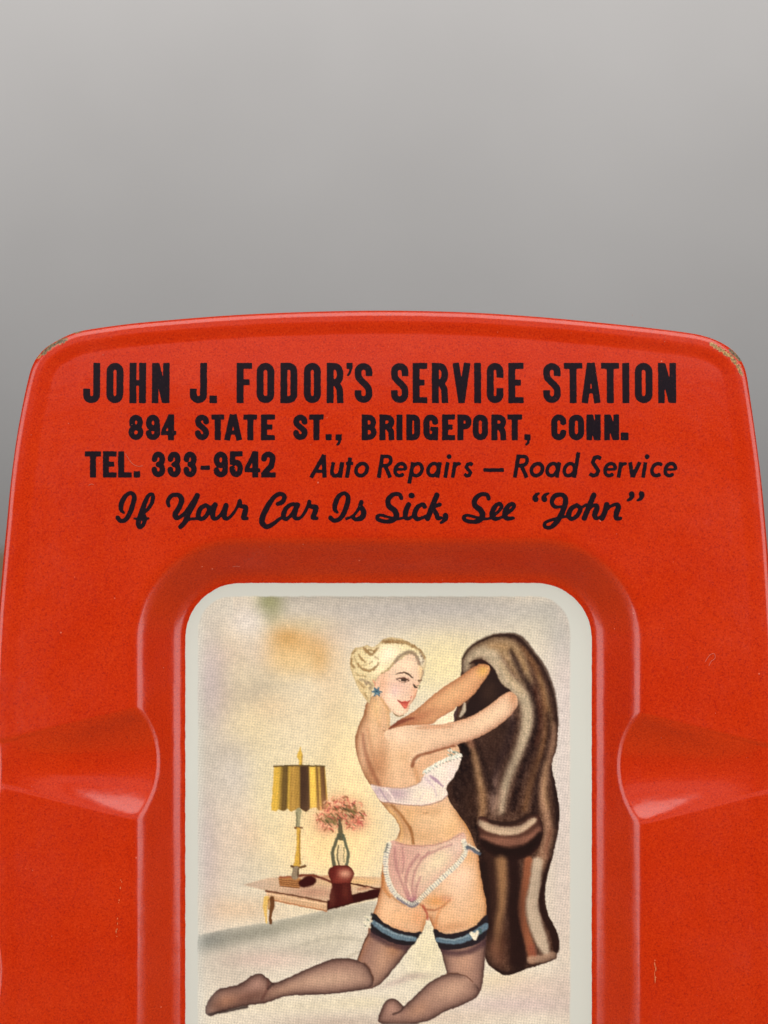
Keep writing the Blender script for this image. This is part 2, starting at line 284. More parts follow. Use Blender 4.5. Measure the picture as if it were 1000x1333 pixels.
    # body: back, torso, thighs
    bodyP = [(478,918),(473,936),(466,952),(462,968),(463,984),(468,1002),(475,1018),(484,1033),(494,1050),(506,1064),(517,1077),(521,1088),(517,1100),(508,1108),(501,1122),(497,1146),(496,1165),(491.6,1183),(486,1201),
             (484,1214),(516,1230),(548,1226),(556,1208),(560,1206),(567,1222),(572,1236),(606,1240),(636,1222),(636,1201),(635,1183),(630,1159),(626,1133),(624,1118),(618,1102),(611,1086),(602,1073),(592,1059),(585,1046),(583,1032),(590,1020),(598,1004),(601,988),(596,974),(580,960),(560,952),(530,950),(510,952),(508,940),(505,925),(494,908)]
    body = c.shape(bodyP); bo = c.fill(body, (211,168,130), 1.6)
    for a in [(495,985,14,34,(200,146,100),.6),(522,970,20,15,(230,200,168),.85),(512,1000,14,18,(222,184,142),.7),(540,958,22,8,(214,172,138),.7),(485,950,6,22,(226,190,146),.6),(498,1000,7,22,(176,116,76),.4),
              (545,1010,10,12,(200,150,108),.6),(470,985,4,26,(222,186,156),.5),(560,1075,26,16,(222,184,136),.7),(590,1085,10,14,(224,172,106),.6),(532,1070,9,12,(222,176,118),.6),(600,1100,8,10,(214,166,120),.6),(545,1098,24,8,(206,158,104),.5),
              (600,1165,16,24,(224,186,150),.8),(585,1205,14,10,(226,176,128),.7),(520,1205,18,9,(228,174,124),.8),(628,1170,6,36,(214,160,104),.6),(622,1210,9,10,(216,158,96),.5),(612,1125,6,8,(220,164,104),.6)]: B(*a, clip=bo)
    ebr = (146,88,48)
    c.edge(body, (164,104,62), 11, .6, (-1,.15), 0., clip=sst(1108,1090,Y)); c.edge(body, (118,70,40), 3.4, .9, (-1,.15), .15, clip=sst(1108,1090,Y)); c.edge(body, (200,142,90), 6, .65, (1,0), .1, clip=sst(1050,1070,Y)); c.edge(body, (150,88,44), 2, .7, (1,0), 0, clip=sst(1050,1070,Y)); c.edge(body, (186,122,76), 7, .75, (-1,0), .1, clip=sst(1120,1150,Y)); c.edge(body, (130,70,36), 2.2, .8, (-1,0), 0., clip=sst(1120,1150,Y))
    c.edge(body, (176,96,54), 4, .7, (0,-1), 0., clip=sst(1200,1206,Y))
    L([(472,962),(474,980),(479,998),(486,1014),(494,1030)], [3,5,6,6,4], (142,84,60), 6, .75, bo); L([(478,955),(484,985),(492,1008)], 4, (186,128,92), 7, .5, bo)
    L([(510,1056),(520,1066),(529,1078),(536,1090),(539,1107)], [3,3.5,3.5,4,3], (146,92,48), 3.5, .85, bo); L([(506,1060),(518,1074),(524,1090),(522,1104)], 3, (232,186,120), 4, .6, bo)
    L([(499,957),(504,958.5),(508,955)], 1.6, (120,70,50), 1.2, .8); L([(488,920),(490,935),(494,950)], 4, (196,146,98), 6, .5, bo); L([(503,926),(506,940),(507,952)], 5, (206,162,112), 4, .6, bo)
    for q_ in [(487,1010,9,20,(170,112,74),.4,.3),(470,1000,5,24,(224,182,146),.45),(530,1020,14,8,(220,178,138),.5),(512,960,14,6,(206,156,112),.5),(560,1064,30,5,(196,146,98),.45),(585,1070,8,14,(230,192,148),.5),(508,1074,6,14,(224,176,106),.5,-.5),(600,1150,14,14,(232,200,170),.6),(618,1190,10,18,(220,172,126),.5),(590,1218,16,5,(192,128,80),.5,-.15),(515,1222,22,4,(188,122,76),.5,.3),(505,1195,8,14,(232,186,140),.6),(545,1205,7,10,(206,140,92),.55)]: B(*q_, clip=bo)
    # shade under the arm, side of the bust
    L([(538,1004),(540,996),(547,990),(560,986.5),(578,981),(594,977)], [4,5,4,3,3,3], (138,82,54), 3, .85, bo); L([(541,1006),(543,1015),(545,1025)], 5, (196,138,92), 5, .6, bo)
    B(560,996,14,6,(216,166,126),.8,-.3, clip=bo)
    L([(598,1064),(607,1078),(615,1094)], 3, (212,144,70), 4, .6, bo); L([(553,1067),(558,1067)], 2, (170,120,80), 2, .6)
    # bra
    br = c.shape([(483,1029),(500,1032),(524,1033),(544,1028),(552,1018),(558,1008),(572,1003),(590,996),(600,987),(603,993),(598,1008),(590,1022),(583,1032),(584,1043),(572,1051),(552,1056),(528,1055.5),(508,1052),(496,1051),(488,1040)])
    bb = c.fill(br, (220,204,188), 1.6)
    for a in [(518,1041,16,7,(168,138,150),.75),(490,1040,5,7,(178,150,164),.6),(552,1042,14,8,(222,210,184),.8),(590,1012,5,10,(214,196,190),.6),(560,1022,8,8,(206,184,190),.5),(572,1012,8,5,(216,214,196),.7)]: B(*a, clip=bb)
    L([(502,1034),(510,1043),(514,1053)], 2.5, (226,206,196), 2.5, .8, bb); L([(494,1034),(500,1043),(506,1052)], 2, (150,118,140), 2.5, .6, bb)
    L([(561,1017),(569,1023),(578,1031)], [2,4,2], (150,112,140), 3, .75, bb); L([(555,1020),(566,1032),(570,1044)], 2, (186,158,172), 3, .5, bb); L([(500,1052),(528,1056),(555,1056),(575,1051),(584,1043)], 1.4, (150,112,110), 1.6, .7)
    L([(484,1029),(500,1032),(524,1033.5),(544,1028),(552,1019)], 1.4, (176,132,112), 1.6, .7); L([(545,1052),(553,1040)], 2, (200,180,176), 2.5, .6, bb)
    rs = np.random.RandomState(8)
    for k in range(22):
        t = k / 21.; x = 553 + 48*t; y = 1012 - 22*t - 3*math.sin(3.1*t); L([(x-1, y+2), (x+.5, y-2), (x+2.5, y+1)], 1.8, [(214,216,200),(190,200,188),(228,222,204)][k % 3], 1.2, .9, n=3)
        if k % 2: L([(x, y+2.5), (x+1.5, y+3.5)], 1.2, (120,130,120), 1.2, .7, n=2)
    for k in range(14): x, y = 584 + 15*rs.rand(), 981 + 8*rs.rand(); L([(x, y), (x+2, y+1.6)], 1.8, [(214,214,196),(150,164,150),(96,112,104)][k % 3], 1.2, .85, n=2)
    # briefs
    pn = c.shape([(512,1103),(524,1107),(536,1109),(562,1108.6),(584,1103),(604,1092),(609,1100),(612,1112),(624,1118),(625,1122),(612,1117),(606,1128),(584,1148),(562,1168),(546,1184),(538,1190),(524,1187),(509,1171),(502,1150),(499.5,1130),(504,1110)])
    pm = c.fill(pn, (204,160,142), 1.6)
    for a in [(572,1130,20,11,(222,206,166),.85,-.7),(552,1150,10,14,(214,190,156),.6),(520,1130,10,18,(196,142,130),.6),(595,1110,10,8,(216,186,168),.7),(527,1158,5,14,(216,178,150),.6)]: B(*a, clip=pm)
    for p, w in [(((514,1112),(516,1135),(524,1160),(533,1182)),3),(((546,1122),(534,1138),(529,1155),(533,1176)),4),(((560,1118),(546,1134),(538,1156),(538,1180)),2.6),(((590,1108),(566,1118),(548,1128)),2.2),(((524,1112),(526,1130),(524,1146)),2.2),(((548,1152),(543,1166),(541,1182)),2.6)]:
        L(p, w, (166,108,108), 4, .6, pm)
    L([(531,1160),(535,1172),(539,1185)], 2.5, (228,190,164), 2.5, .7, pm); L([(516,1106),(540,1110),(566,1109),(590,1101),(604,1093)], 1.6, (170,112,92), 2, .6); B(539,1184,6,4,(150,70,110),.6, clip=pm)
    fr = crom([(507,1108),(503,1122),(502.5,1138),(505,1154),(511,1168),(519,1178),(529,1185),(539,1188),(549,1180),(560,1169),(574,1156),(588,1143),(600,1131),(608,1118),(606,1104)], False, 10)
    L(fr[::5], 7, (216,210,188), 2, .9)
    for k in range(0, len(fr)-1, 2):
        x, y = fr[k]; n_ = fr[min(k+1, len(fr)-1)] - fr[k-1 if k else 0]; n_ = np.array([-n_[1], n_[0]]); n_ = n_ / (np.linalg.norm(n_)+1e-6)
        dark = 1185 < y or 1108 < y < 1128 and x < 520; j = rs.rand() * 2 - 1
        L([(x+n_[0]*3.2, y+n_[1]*3.2), (x-n_[0]*(1+j), y-n_[1]*(1+j))], 1.3, [(128,134,138),(162,166,158),(98,98,114)][rs.randint(3)], 1.2, .8 if dark else .5, n=2)
        L([(x-n_[0]*4, y-n_[1]*4), (x-n_[0]*3+.8, y-n_[1]*3)], 1.2, (104,92,92) if dark else (176,140,104), 1.2, .75, n=2)
    L([(518,1180),(528,1187),(538,1191),(545,1187)], 3, (92,86,104), 2, .65)
    L([(611,1112),(617,1114),(622,1118),(627,1121)], [5,4,4,4], (84,96,110), 1.6, .9); L([(612,1108),(619,1112),(626,1117)], 1.8, (214,208,190), 1.4, .8); L([(504,1108),(502,1118)], 2.4, (100,104,96), 1.8, .7)
    # creases of thighs
    L([(548,1188),(556,1194),(566,1195.5),(576,1192),(588,1182)], [2,2.5,2.5,2.5,1.5], (160,88,56), 3.5, .75, bo); B(570,1184,11,6,(206,132,62),.65,clip=bo); L([(552,1190),(557,1200),(558,1208)], 3, (170,70,54), 3, .75)
    L([(574,1197),(570,1206),(569,1216)], 3, (206,128,72), 4, .6, bo); B(582,1180,6,3,(196,128,100),.5, clip=bo); L([(510,1176),(518,1184),(528,1190)], 2, (166,112,70), 2.5, .6, bo); L([(498,1150),(500,1166),(508,1178)], 4, (186,114,56), 3, .6, bo)
    # far arm
    fa = c.shape([(506,955),(516,946),(527,939),(542,930),(556,918),(570,906),(586,895),(602,885),(620,872),(632,868),(641,874),(636,886),(628,897),(620,908),(606,920),(590,931),(574,940),(566,947),(548,950),(530,950),(514,955)])
    fm = c.fill(fa, (206,150,104), 1.5); B(592,905,26,7,(218,168,118),.7,-.65, clip=fm); B(632,877,6,6,(214,166,78),.8, clip=fm); B(540,942,22,5,(170,104,72),.8,-.4, clip=fm)
    c.edge(fa, (150,88,56), 4, .8, (-.4,-1), .2); c.edge(fa, (158,96,64), 3, .6, (.3,1), 0.); L([(506,955),(514,949),(526,944),(540,940)], [3,6,5,2], (124,62,46), 3, .85, fm)
    gap = c.shape([(566,948),(576,940),(590,932),(597,925),(596,936),(592,945),(580,948)]); c.fill(gap, (228,214,180), 1.5)
    L([(598,926),(595,934),(594,943)], [2,4,2], (62,40,44), 1.6, .9); L([(607,921),(606,930),(601,938)], [3,5,3], (200,186,160), 2.5, .8)
    # near arm
    na = c.shape([(500,962),(516,953),(540,950),(558,949),(574,949),(602,943),(614,939),(628,931),(642,922),(658,910),(667,905.5),(675,910),(678,920),(672,932),(660,944),(640,958),(620,968),(592,977),(575,982),(556,986),(540,1000),(520,985)])
    nm = sst(-.8,.8,na); c.fill(na, (215,178,144), 1.5, 1.); B(520,972,19,14,(230,200,168),.8,clip=nm); B(640,940,18,6,(226,194,156),.8,-.6, clip=nm); B(600,960,30,6,(222,184,148),.7,-.25, clip=nm); B(505,985,12,12,(212,168,124),.8,clip=nm)
    far = sst(545,575,X); c.edge(na, (156,96,70), 3.5, .8, (.3,1), 0., clip=far); c.edge(na, (186,124,88), 3, .75, (-.2,-1), 0., clip=sst(540,560,X)); B(672,914,5,7,(190,124,84),.6, clip=nm)
    B(528,990,10,8,(212,168,124),.8,clip=bo); B(540,978,10,6,(216,176,136),.7,clip=bo)
    L([(538,1004),(540,996),(547,990),(560,986.5),(578,981.5),(592,977.5)], [4,5,4,3,2.5,2.5], (140,84,56), 3, .8)
    L([(544,954),(562,953),(590,952)], 3, (190,132,96), 4, .5, nm)
    # stockings
    st = (148,112,98); sd_ = (50,32,32)
    t1 = c.shape([(484,1216),(516,1232),(546,1228),(538,1241),(520,1265),(500,1289),(490,1297),(470,1300),(462,1280),(465,1261),(472,1243),(478,1227)]); m1 = m1t = c.fill(t1, st, 1.6)
    B(498,1262,10,22,(192,148,118),.7,.3, clip=m1); B(514,1244,8,12,(176,116,70),.5, clip=m1); c.edge(t1, (150,88,50), 5, .6, (-1,-.2), 0.); c.edge(t1, sd_, 4, .85, (1,.8), 0.); L([(479,1228),(472,1243),(465,1262)], 1.8, (76,48,38), 1.5, .8)
    c1 = c.shape([(430,1261),(445,1259.5),(460,1261),(474,1267),(482,1277),(486,1290),(480,1299),(460,1303),(430,1307),(400,1308),(370,1310),(342,1319),(314,1323),(286,1330),(272,1336),(264,1334),(263,1325),(270,1311),(280,1301),(292,1298),(310,1293),(324,1283),(336,1280),(345,1286),(352,1292),(362,1290),(376,1284),(400,1273)])
    m1 = c.fill(c1, st, 1.6); B(425,1288,42,11,(196,160,134),.8,-.1, clip=m1); B(365,1303,20,6,(190,150,122),.6,-.3, clip=m1); B(330,1297,9,7,(176,134,118),.7,-.6, clip=m1); B(290,1318,14,7,(180,128,96),.7,-.3, clip=m1); B(275,1322,8,7,(110,70,56),.6,clip=m1); B(325,1310,20,6,(96,60,50),.55,-.25,clip=m1)
    c.edge(c1, sd_, 4.5, .85); L([(474,1266),(482,1276),(486,1290)], 2, (90,56,44), 3, .7); L([(346,1288),(345,1300),(338,1314)], 3.5, (90,54,48), 4, .6, m1); L([(352,1294),(346,1300)], 3, sd_, 3, .6, m1); L([(318,1324),(290,1330),(268,1334)], 3.5, (44,30,30), 2.5, .8)
    t2 = c.shape([(568,1226),(590,1232),(612,1228),(636,1212),(636,1229),(634,1261),(630,1297),(620,1312),(604,1308),(590,1290),(584,1281),(580,1265),(574,1245)]); m2 = m2t = c.fill(t2, st, 1.6)
    B(606,1262,12,20,(194,148,120),.75, clip=m2); c.edge(t2, sd_, 4, .8, (1,.2), 0.); c.edge(t2, sd_, 3.5, .8, (-1,0), 0.)
    c2 = c.shape([(526,1323),(534,1316),(541,1310),(556,1295),(572,1285),(582,1281),(592,1279),(606,1282),(618,1290),(626,1300),(622,1312),(600,1323),(580,1331),(560,1342),(530,1348),(496,1346),(493,1338),(496,1328),(502,1317),(510,1313),(519,1316)])
    m2 = c.fill(c2, st, 1.6); B(590,1300,26,11,(194,154,128),.8,-.45, clip=m2); B(510,1326,8,8,(180,138,120),.7, clip=m2); B(545,1328,12,7,(182,136,106),.6,-.6, clip=m2); c.edge(c2, sd_, 4, .85, clip=1 - .85*sst(595,612,X)*sst(1300,1290,Y)); L([(582,1281),(594,1279.5),(608,1283),(618,1291)], 1.6, (110,72,58), 2, .7)
    L([(526,1324),(522,1330),(512,1334)], 2.5, sd_, 2.5, .7, m2)
    # garters
    gl = c.shape([(486,1200),(500,1212),(520,1222),(540,1225.5),(549,1224),(544,1234),(538,1242),(522,1242),(504,1236),(490,1229),(482,1222)]); gm = c.fill(gl, (40,36,40), 1.6)
    L([(486,1212),(500,1222),(520,1231),(541,1234)], [6,8,8,6], (98,122,136), 2.5, .95, gm); L([(490,1213),(504,1222),(520,1228.5),(538,1231.5)], 1.8, (158,176,180), 2, .6, gm); L([(484,1227),(504,1239),(530,1246)], 8, (62,42,50), 8, .7, m1t)
    for k in range(10): t = k/9.; L([(488+50*t, 1210+18*t), (486+50*t, 1218+17*t)], .8, (60,74,88), 1, .4, n=2)
    gr = c.shape([(566,1221),(580,1227),(600,1225),(620,1217),(637,1202),(637,1226),(628,1238),(610,1245),(592,1248),(574,1246)]); gm = c.fill(gr, (44,38,44), 1.6)
    L([(571,1235),(590,1237.5),(610,1233),(636,1217)], [6,7,8,9], (96,120,136), 2.5, .95, gm); L([(574,1233),(592,1235),(612,1230)], 1.8, (158,176,180), 2, .6, gm); L([(576,1250),(596,1253),(616,1249),(634,1238)], 8, (66,44,52), 8, .7, m2t)
    for p in [[(616,1226),(621,1233)],[(624,1225),(621,1233)],[(618,1228),(622,1229)]]: L(p, 5, (222,212,186), 1.8, .95)
    L([(627,1221),(629,1226)], 3, (70,96,90), 1.6, .7)
    for (x, y) in [(477,1204),(481,1209),(476,1212),(479,1217)]: L([(x-2,y),(x+2.5,y+1)], 3, (214,208,180), 1.6, .85)
    for (x, y) in [(483,1203),(478,1208),(474,1216)]: L([(x,y),(x+2,y+1)], 1.6, (104,118,104), 1.4, .8)
    # head
    face = c.shape([(490,884),(500,872),(514,860),(530,850),(545,856),(551,870),(551.5,882),(549,892),(545,900),(542,910),(538.5,917),(534,923),(531,931),(525,936),(516,936.5),(509,930),(502,921),(494,912),(487,902),(486,892)])
    fcm = c.fill(face, (220,188,158), 1.4); c.edge(face, (178,128,94), 3, .45)
    B(520,900,14,11,(222,176,158),.6, clip=fcm); B(528,872,12,7,(232,206,172),.7, clip=fcm); B(549,878,2.5,9,(222,190,120),.45, clip=fcm); B(498,895,6,14,(216,158,122),.55, clip=fcm); B(512,915,7,9,(236,214,182),.7, clip=fcm); B(541,905,4,8,(226,166,128),.6,clip=fcm); B(521,932,6,3,(230,206,176),.7,clip=fcm); B(514,905,5,6,(206,168,170),.45,clip=fcm)
    L([(513,934),(518,938),(526,936.5)], 1.4, (130,96,60), 1.4, .8); L([(538.5,917),(534,923.5),(531,931)], 1.2, (196,132,96), 1.4, .7); L([(543.5,904),(541,912),(538,917)], 1.5, (190,120,90), 1.5, .8)
    neckm = sst(-.8,.8,c.shape([(479,912),(494,910),(508,932),(507,950),(480,945)])); B(490,926,7,12,(220,180,126),.7,clip=neckm); L([(496,914),(503,923),(508,932)], 3, (190,140,90), 3, .6)
    L([(516,882.5),(521,880.3),(527,880),(533,882.5),(538,887)], [1,1.6,2.3,2.2,1.2], (84,60,44), 1.2, .95)
    L([(516.5,888.5),(521,887.2),(527,887.6),(533,890.2)], [1.6,2.2,2.4,1.8], (70,46,36), 1.2, .9); L([(524,889.6),(528.5,890.4)], [3.4,3.4], (66,50,42), 1.2, .9); L([(519,890.5),(523,892.4),(529,893),(533,891)], 1, (140,100,80), 1.2, .7); L([(521,890)]*2, 1.2, (232,220,200), 1, .7); L([(520,886.5),(527,886.5),(533,888)], 1.4, (170,120,96), 1.4, .6)
    L([(539.5,896),(541.5,898.5),(543.5,899.5)], [2,3,2], (70,56,44), 1.1, .95); L([(544,897),(547.5,897),(546.5,901)], 1.3, (130,124,84), 1.2, .8); L([(546,891),(550,890)], 2, (96,74,44), 1.4, .8)
    L([(537,911.5),(535.5,913.5)], 1.4, (200,96,84), 1.2, .8)
    lp = c.shape([(517.5,916.5),(523,918),(528,917.5),(531,918.5),(535.5,916),(532.5,922),(529,928),(525.5,926),(522,921.5)]); c.fill(lp, (196,78,64), 1.6, .9); L([(519,917.5),(526,920.5),(534.5,917.5)], 1, (150,40,36), 1, .8); L([(526,924),(529,925)], 1.6, (220,116,92), 1.2, .7)
    hr = c.shape([(455,864),(457,854),(462,847),(469,846.5),(477,843.5),(485,846),(491,843),(497,837),(505,834),(512,833),(524,835),(538,842),(549,850),(555,860),(555.5,868),(553,876),(549,871),(545,862),(538,855.5),(531,856),(523,862),(514,867),(507,876),(497,881),(490,888),(487,897),(484,904),(483,911),(480,920),(473,912),(466,901),(460,887),(456,875)])
    hm = c.fill(hr, (222,206,158), 1.6)
    B(506,856,12,10,(228,220,190),.95,-.6, clip=hm); c.edge(hr, (150,118,76), 3, .6); B(468,866,9,12,(196,174,124),.5, clip=hm); B(478,893,10,9,(190,164,120),.5, clip=hm); B(490,868,6,10,(230,218,178),.8, clip=hm); B(470,905,6,10,(206,180,128),.7, clip=hm); B(495,877,10,4,(228,214,172),.8,-.6, clip=hm); B(549,864,4,6,(216,206,186),.8, clip=hm)
    hb = (134,98,56)
    for p, w, a_ in [([(465,868),(470,874),(478,877.5),(486,875),(493,867)],2.6,.85),([(467,856),(469,861),(475,865.5)],2.2,.75),([(474,848),(478,853),(484,855.5),(491,848)],3.2,.85),([(479,850),(486,851)],2.2,.7),([(456.5,862),(457.5,869),(460,872)],2.6,.8),
                   ([(458,855),(463,848)],1.8,.7),([(498,839),(508,837),(518,838),(529,840),(538,845)],3.4,.7),([(502,840),(512,839.5),(524,841)],3,.7),([(505,838.5),(516,840)],2,.7),([(538,843.5),(548,851),(554,860)],2.2,.7),
                   ([(465,890),(470,896),(474,900)],2.4,.55),([(462,880),(468,884),(476,884)],1.4,.5),([(470,871),(476,870),(484,866)],1.4,.5),([(461,858),(463,866),(465,868)],1.4,.5),([(475,908),(478,914)],2.5,.6),([(497,881),(505,876),(512,868)],1.6,.7),([(488,859),(492,862)],1.6,.5)]:
        L(p, w*1.15, hb, 2.6, a_*.9, grain=.5)
    for p, w in [([(515,865),(522,858),(530,853.5),(538,853.5),(544,860),(547,868)],4.2),([(548,853),(552,862),(551,868)],1.5),([(468,889),(474,890),(476,896)],2.2),([(478,892),(483,896),(481,902)],2.4),([(552,878),(551,886),(548,892)],1.8)]: L(p, w, (124,102,84), 3, .7, grain=.5)
    L([(486,890),(489,897)], 2, (206,130,104), 1.8, .7)
    for k in range(6): a_ = k*1.047; L([(490.5,905.5),(490.5+6*math.cos(a_),905.5+6*math.sin(a_))], [5,2.2], (74,108,124), 1.2, .95, n=2)
    for k in range(9): L([(486+9*rs.rand(),901+9*rs.rand())]*2, 1.6, [(128,158,168),(40,62,80)][k % 2], 1.2, .7, n=2)
    ga, gb = c.line([(484,1201),(498,1213),(518,1223.5),(540,1227.5),(549,1226)], 3, (44,38,42), 2.5, .9), c.line([(567,1223),(582,1229),(602,1227),(621,1219),(637,1203)], 3, (46,38,42), 2.5, .9)
    # light outline flecks, faint blush of the print
    n1, n2 = val_noise(X, Y, 7, 21), val_noise(X, Y, 2.2, 22)
    c.C *= (1 + .05*(n1-.5) + .05*(n2-.5))[..., None]
    c.C = np.clip(.56 + (c.C - .56)*1.13 + .012, 0.02, 1)
    g_ = c.C @ np.array([.3,.59,.11]); c.C = g_[..., None]*.17 + c.C*.83; c.C = np.clip(c.C*np.array([1.01, 1., .985]), 0, 1)
    # picture window inside the pale border (rounded picture corners)
    pic = np.minimum(np.minimum(X - 252.5, 747.5 - X), Y - 778.5)
    r_ = 46.; qx = np.maximum(np.maximum(252.5 + r_ - X, X - (747.5 - r_)), 0); qy = np.maximum(778.5 + r_ - Y, 0)
    pic = np.where((qx > 0) & (qy > 0), r_ - np.hypot(qx, qy), pic)
    a = sst(-1.2, 1.8, pic + 1.2*(n1-.5)); fade = .55 + .45*sst(0, 14, X - 252) 
    fade = fade * np.where(X < 300, .75 + .25*sst(0, 40, pic), 1)
    c.pm = a
    c.C = (np.array([198, 201, 192]) / 255.)[None, None] * (1 - (a*fade)[..., None]) + c.C * (a*fade)[..., None]
    return c
# ---------------------------------------------------------------- printed lettering, drawn as pen strokes (photo-pixel units)
def arc(cx, cy, rx, ry, a0, a1, n=10):
    return [(cx + rx*math.cos(math.radians(a0 + (a1-a0)*k/n)), cy + ry*math.sin(math.radians(a0 + (a1-a0)*k/n))) for k in range(n+1)]
def glyph(ch, x0, x1, y0, y1, w):
    # condensed gothic capitals and figures: list of (points, width, butt ends)
    h = w/2.; l, r, t, b = x0+h, x1-h, y0+h, y1-h; m = (x0+x1)/2; H = y1-y0; R = (r-l)/2; Ry = R*1.02; S = []
    hw = w*.86; ht, hb = y0+hw/2, y1-hw/2
    def st(p, ww=w): S.append((p, ww, True))
    if ch == 'O': st(arc(m, t+Ry, R, Ry, 180, 360) + arc(m, b-Ry, R, Ry, 0, 180) + [(l, t+Ry)])
    elif ch == 'C' or ch == 'G':
        e = y0+H*.37; f = y0+H*(.63 if ch == 'C' else .52)
        st([(r, e)] + arc(m, t+Ry, R, Ry, 0, -180) + arc(m, b-Ry, R, Ry, 180, 0) + [(r, f)])
        if ch == 'G': st([(m-.5, y0+H*.56), (x1, y0+H*.56)], hw*.8); st([(x1-w*.45, y0+H*.5), (x1-w*.45, y1)], w*.8)
    elif ch == 'J': st([(r, y0)] + arc(m, b-Ry*.9, R, Ry*.9, 0, 180) + [(l, y0+H*.64)])
    elif ch == 'H': st([(l, y0), (l, y1)]); st([(r, y0), (r, y1)]); st([(l, y0+H*.5), (r, y0+H*.5)], hw*.9)
    elif ch == 'N': st([(l, y0), (l, y1)], w*.94); st([(r, y0), (r, y1)], w*.94); st([(l+w*.12, y0+h*.3), (r-w*.12, y1-h*.3)], w*.98)
    elif ch == 'I': st([(m, y0), (m, y1)])
    elif ch == '.': st([(m, y1-(x1-x0)*1.0), (m, y1)], x1-x0)
    elif ch == ',': st([(m, y1-(x1-x0)*.95), (m, y1)], x1-x0); S.append(([(x1-2.6, y1-2), (m+1, y1+3), (m-1.5, y1+5.5)], 3.2, False))
    elif ch == "'": st([(m, y0), (m, y0+8)], (x1-x0)); S.append(([(x1-2.4, y0+7), (m+.5, y0+13), (m-1.8, y0+16)], 3.2, False))
    elif ch == '-': st([(x0, m*0+(y0+y1)/2), (x1, (y0+y1)/2)], y1-y0)
    elif ch == 'F': st([(l, y0), (l, y1)]); st([(l, ht), (x1, ht)], hw); st([(l, y0+H*.48), (x1-w*.35, y0+H*.48)], hw)
    elif ch == 'E': st([(l, y0), (l, y1)]); st([(l, ht), (x1, ht)], hw); st([(l, y0+H*.49), (x1-w*.4, y0+H*.49)], hw); st([(l, hb), (x1, hb)], hw)
    elif ch == 'L': st([(l, y0), (l, y1)]); st([(l, hb), (x1, hb)], hw)
    elif ch == 'T': st([(m, y0), (m, y1)]); st([(x0, ht), (x1, ht)], hw)
    elif ch == 'V': st([(l, y0), (m, y1-h*.4)], w*.95); st([(r, y0), (m, y1-h*.4)], w*.95); st([(m, y1-h*1.3), (m, y1)], w*.95)
    elif ch == 'A': st([(l, y1), (m-.8, y0)], w*.95); st([(r, y1), (m+.8, y0)], w*.95); st([(l+w*.3, y0+H*.70), (r-w*.3, y0+H*.70)], hw*.8); st([(m, y0), (m, y0+h*1.6)], w)
    elif ch == 'D': st([(l, y0), (l, y1)]); st([(l, t), (m, t)] + arc(m, t+Ry, R, Ry, -90, 0, 5) + arc(m, b-Ry, R, Ry, 0, 90, 5) + [(l, b)])
    elif ch in 'PR':
        k = y0+H*.54; q = (k-h*.6-t)/2
        st([(l, y0), (l, y1)]); st([(l, t), (m, t)] + arc(m, t+q, R, q, -90, 90, 8) + [(l, t+2*q)], w*.94)
        if ch == 'R': st([(m, t+2*q-h*.4), (r-.6, y0+H*.66), (r+.2, y1)], w*.94)
    elif ch == 'B':
        q = (H*.5-h)/2
        st([(l, y0), (l, y1)]); st([(l, t), (m, t)] + arc(m, t+q, R*.93, q, -90, 90, 8) + [(l, t+2*q)], w*.9); q2 = (b-(t+2*q))/2
        st([(l, t+2*q), (m, t+2*q)] + arc(m, b-q2, R, q2, -90, 90, 8) + [(l, b)], w*.9)
    elif ch == 'S':
        st([(r, y0+H*.33)] + arc(m, t+Ry, R, Ry, 0, -180, 10) + [(l, y0+H*.28), (l+R*.12, y0+H*.37), (m-R*.35, y0+H*.45), (m+R*.35, y0+H*.54), (r-R*.1, y0+H*.63), (r, y0+H*.7)] + arc(m, b-Ry, R, Ry, 0, 180, 10) + [(l, y0+H*.68)], w*.96)
    elif ch == '8':
        q = (H*.5-h)/2; st(arc(m, t+q, R*.88, q, 90, 450, 16), w*.92); q2 = (b-(t+2*q))/2; st(arc(m, b-q2, R, q2, -90, 270, 16), w*.92)
    elif ch == '9':
        k = y0+H*.62; q = (k-h*.7-t)/2
        st(arc(m, t+q, R, q, 0, 360, 16), w*.95); st([(r, t+q)] + arc(m, b-Ry, R, Ry, 0, 180, 10) + [(l, y0+H*.70)], w*.95)
    elif ch == '4': st([(r-w*.35, y0), (r-w*.35, y1)], w); st([(r-w*.5, y0+h*.5), (x0+w*.35, y0+H*.66)], w*.7); st([(x0, y0+H*.72), (x1, y0+H*.72)], hw*.8)
    elif ch == '3':
        q = (H*.5-h)/2; st([(l, y0+H*.32)] + arc(m, t+q, R*.95, q, 180, 450, 14) + [(m-R*.25, t+2*q)], w*.92); q2 = (b-(t+2*q))/2; st([(m-R*.25, t+2*q)] + arc(m, b-q2, R, q2, -90, 180, 14) + [(l, y0+H*.68)], w*.92)
    elif ch == '5': st([(x0+1.2, ht), (x1-.8, ht)], hw); st([(l+.6, y0), (l+.2, y0+H*.52)], w*.9); q = (b-(y0+H*.42))/2; st([(l, y0+H*.47)] + arc(m, b-q, R, q, -100, 180, 14) + [(l, y0+H*.72)], w*.92)
    elif ch == '2': st([(l, y0+H*.34)] + arc(m, t+Ry, R, Ry, 180, 370, 10) + [(r-R*.3, y0+H*.55), (l+.3, y1-w*.7)], w*.95); st([(x0, hb), (x1, hb)], hw)
    return S
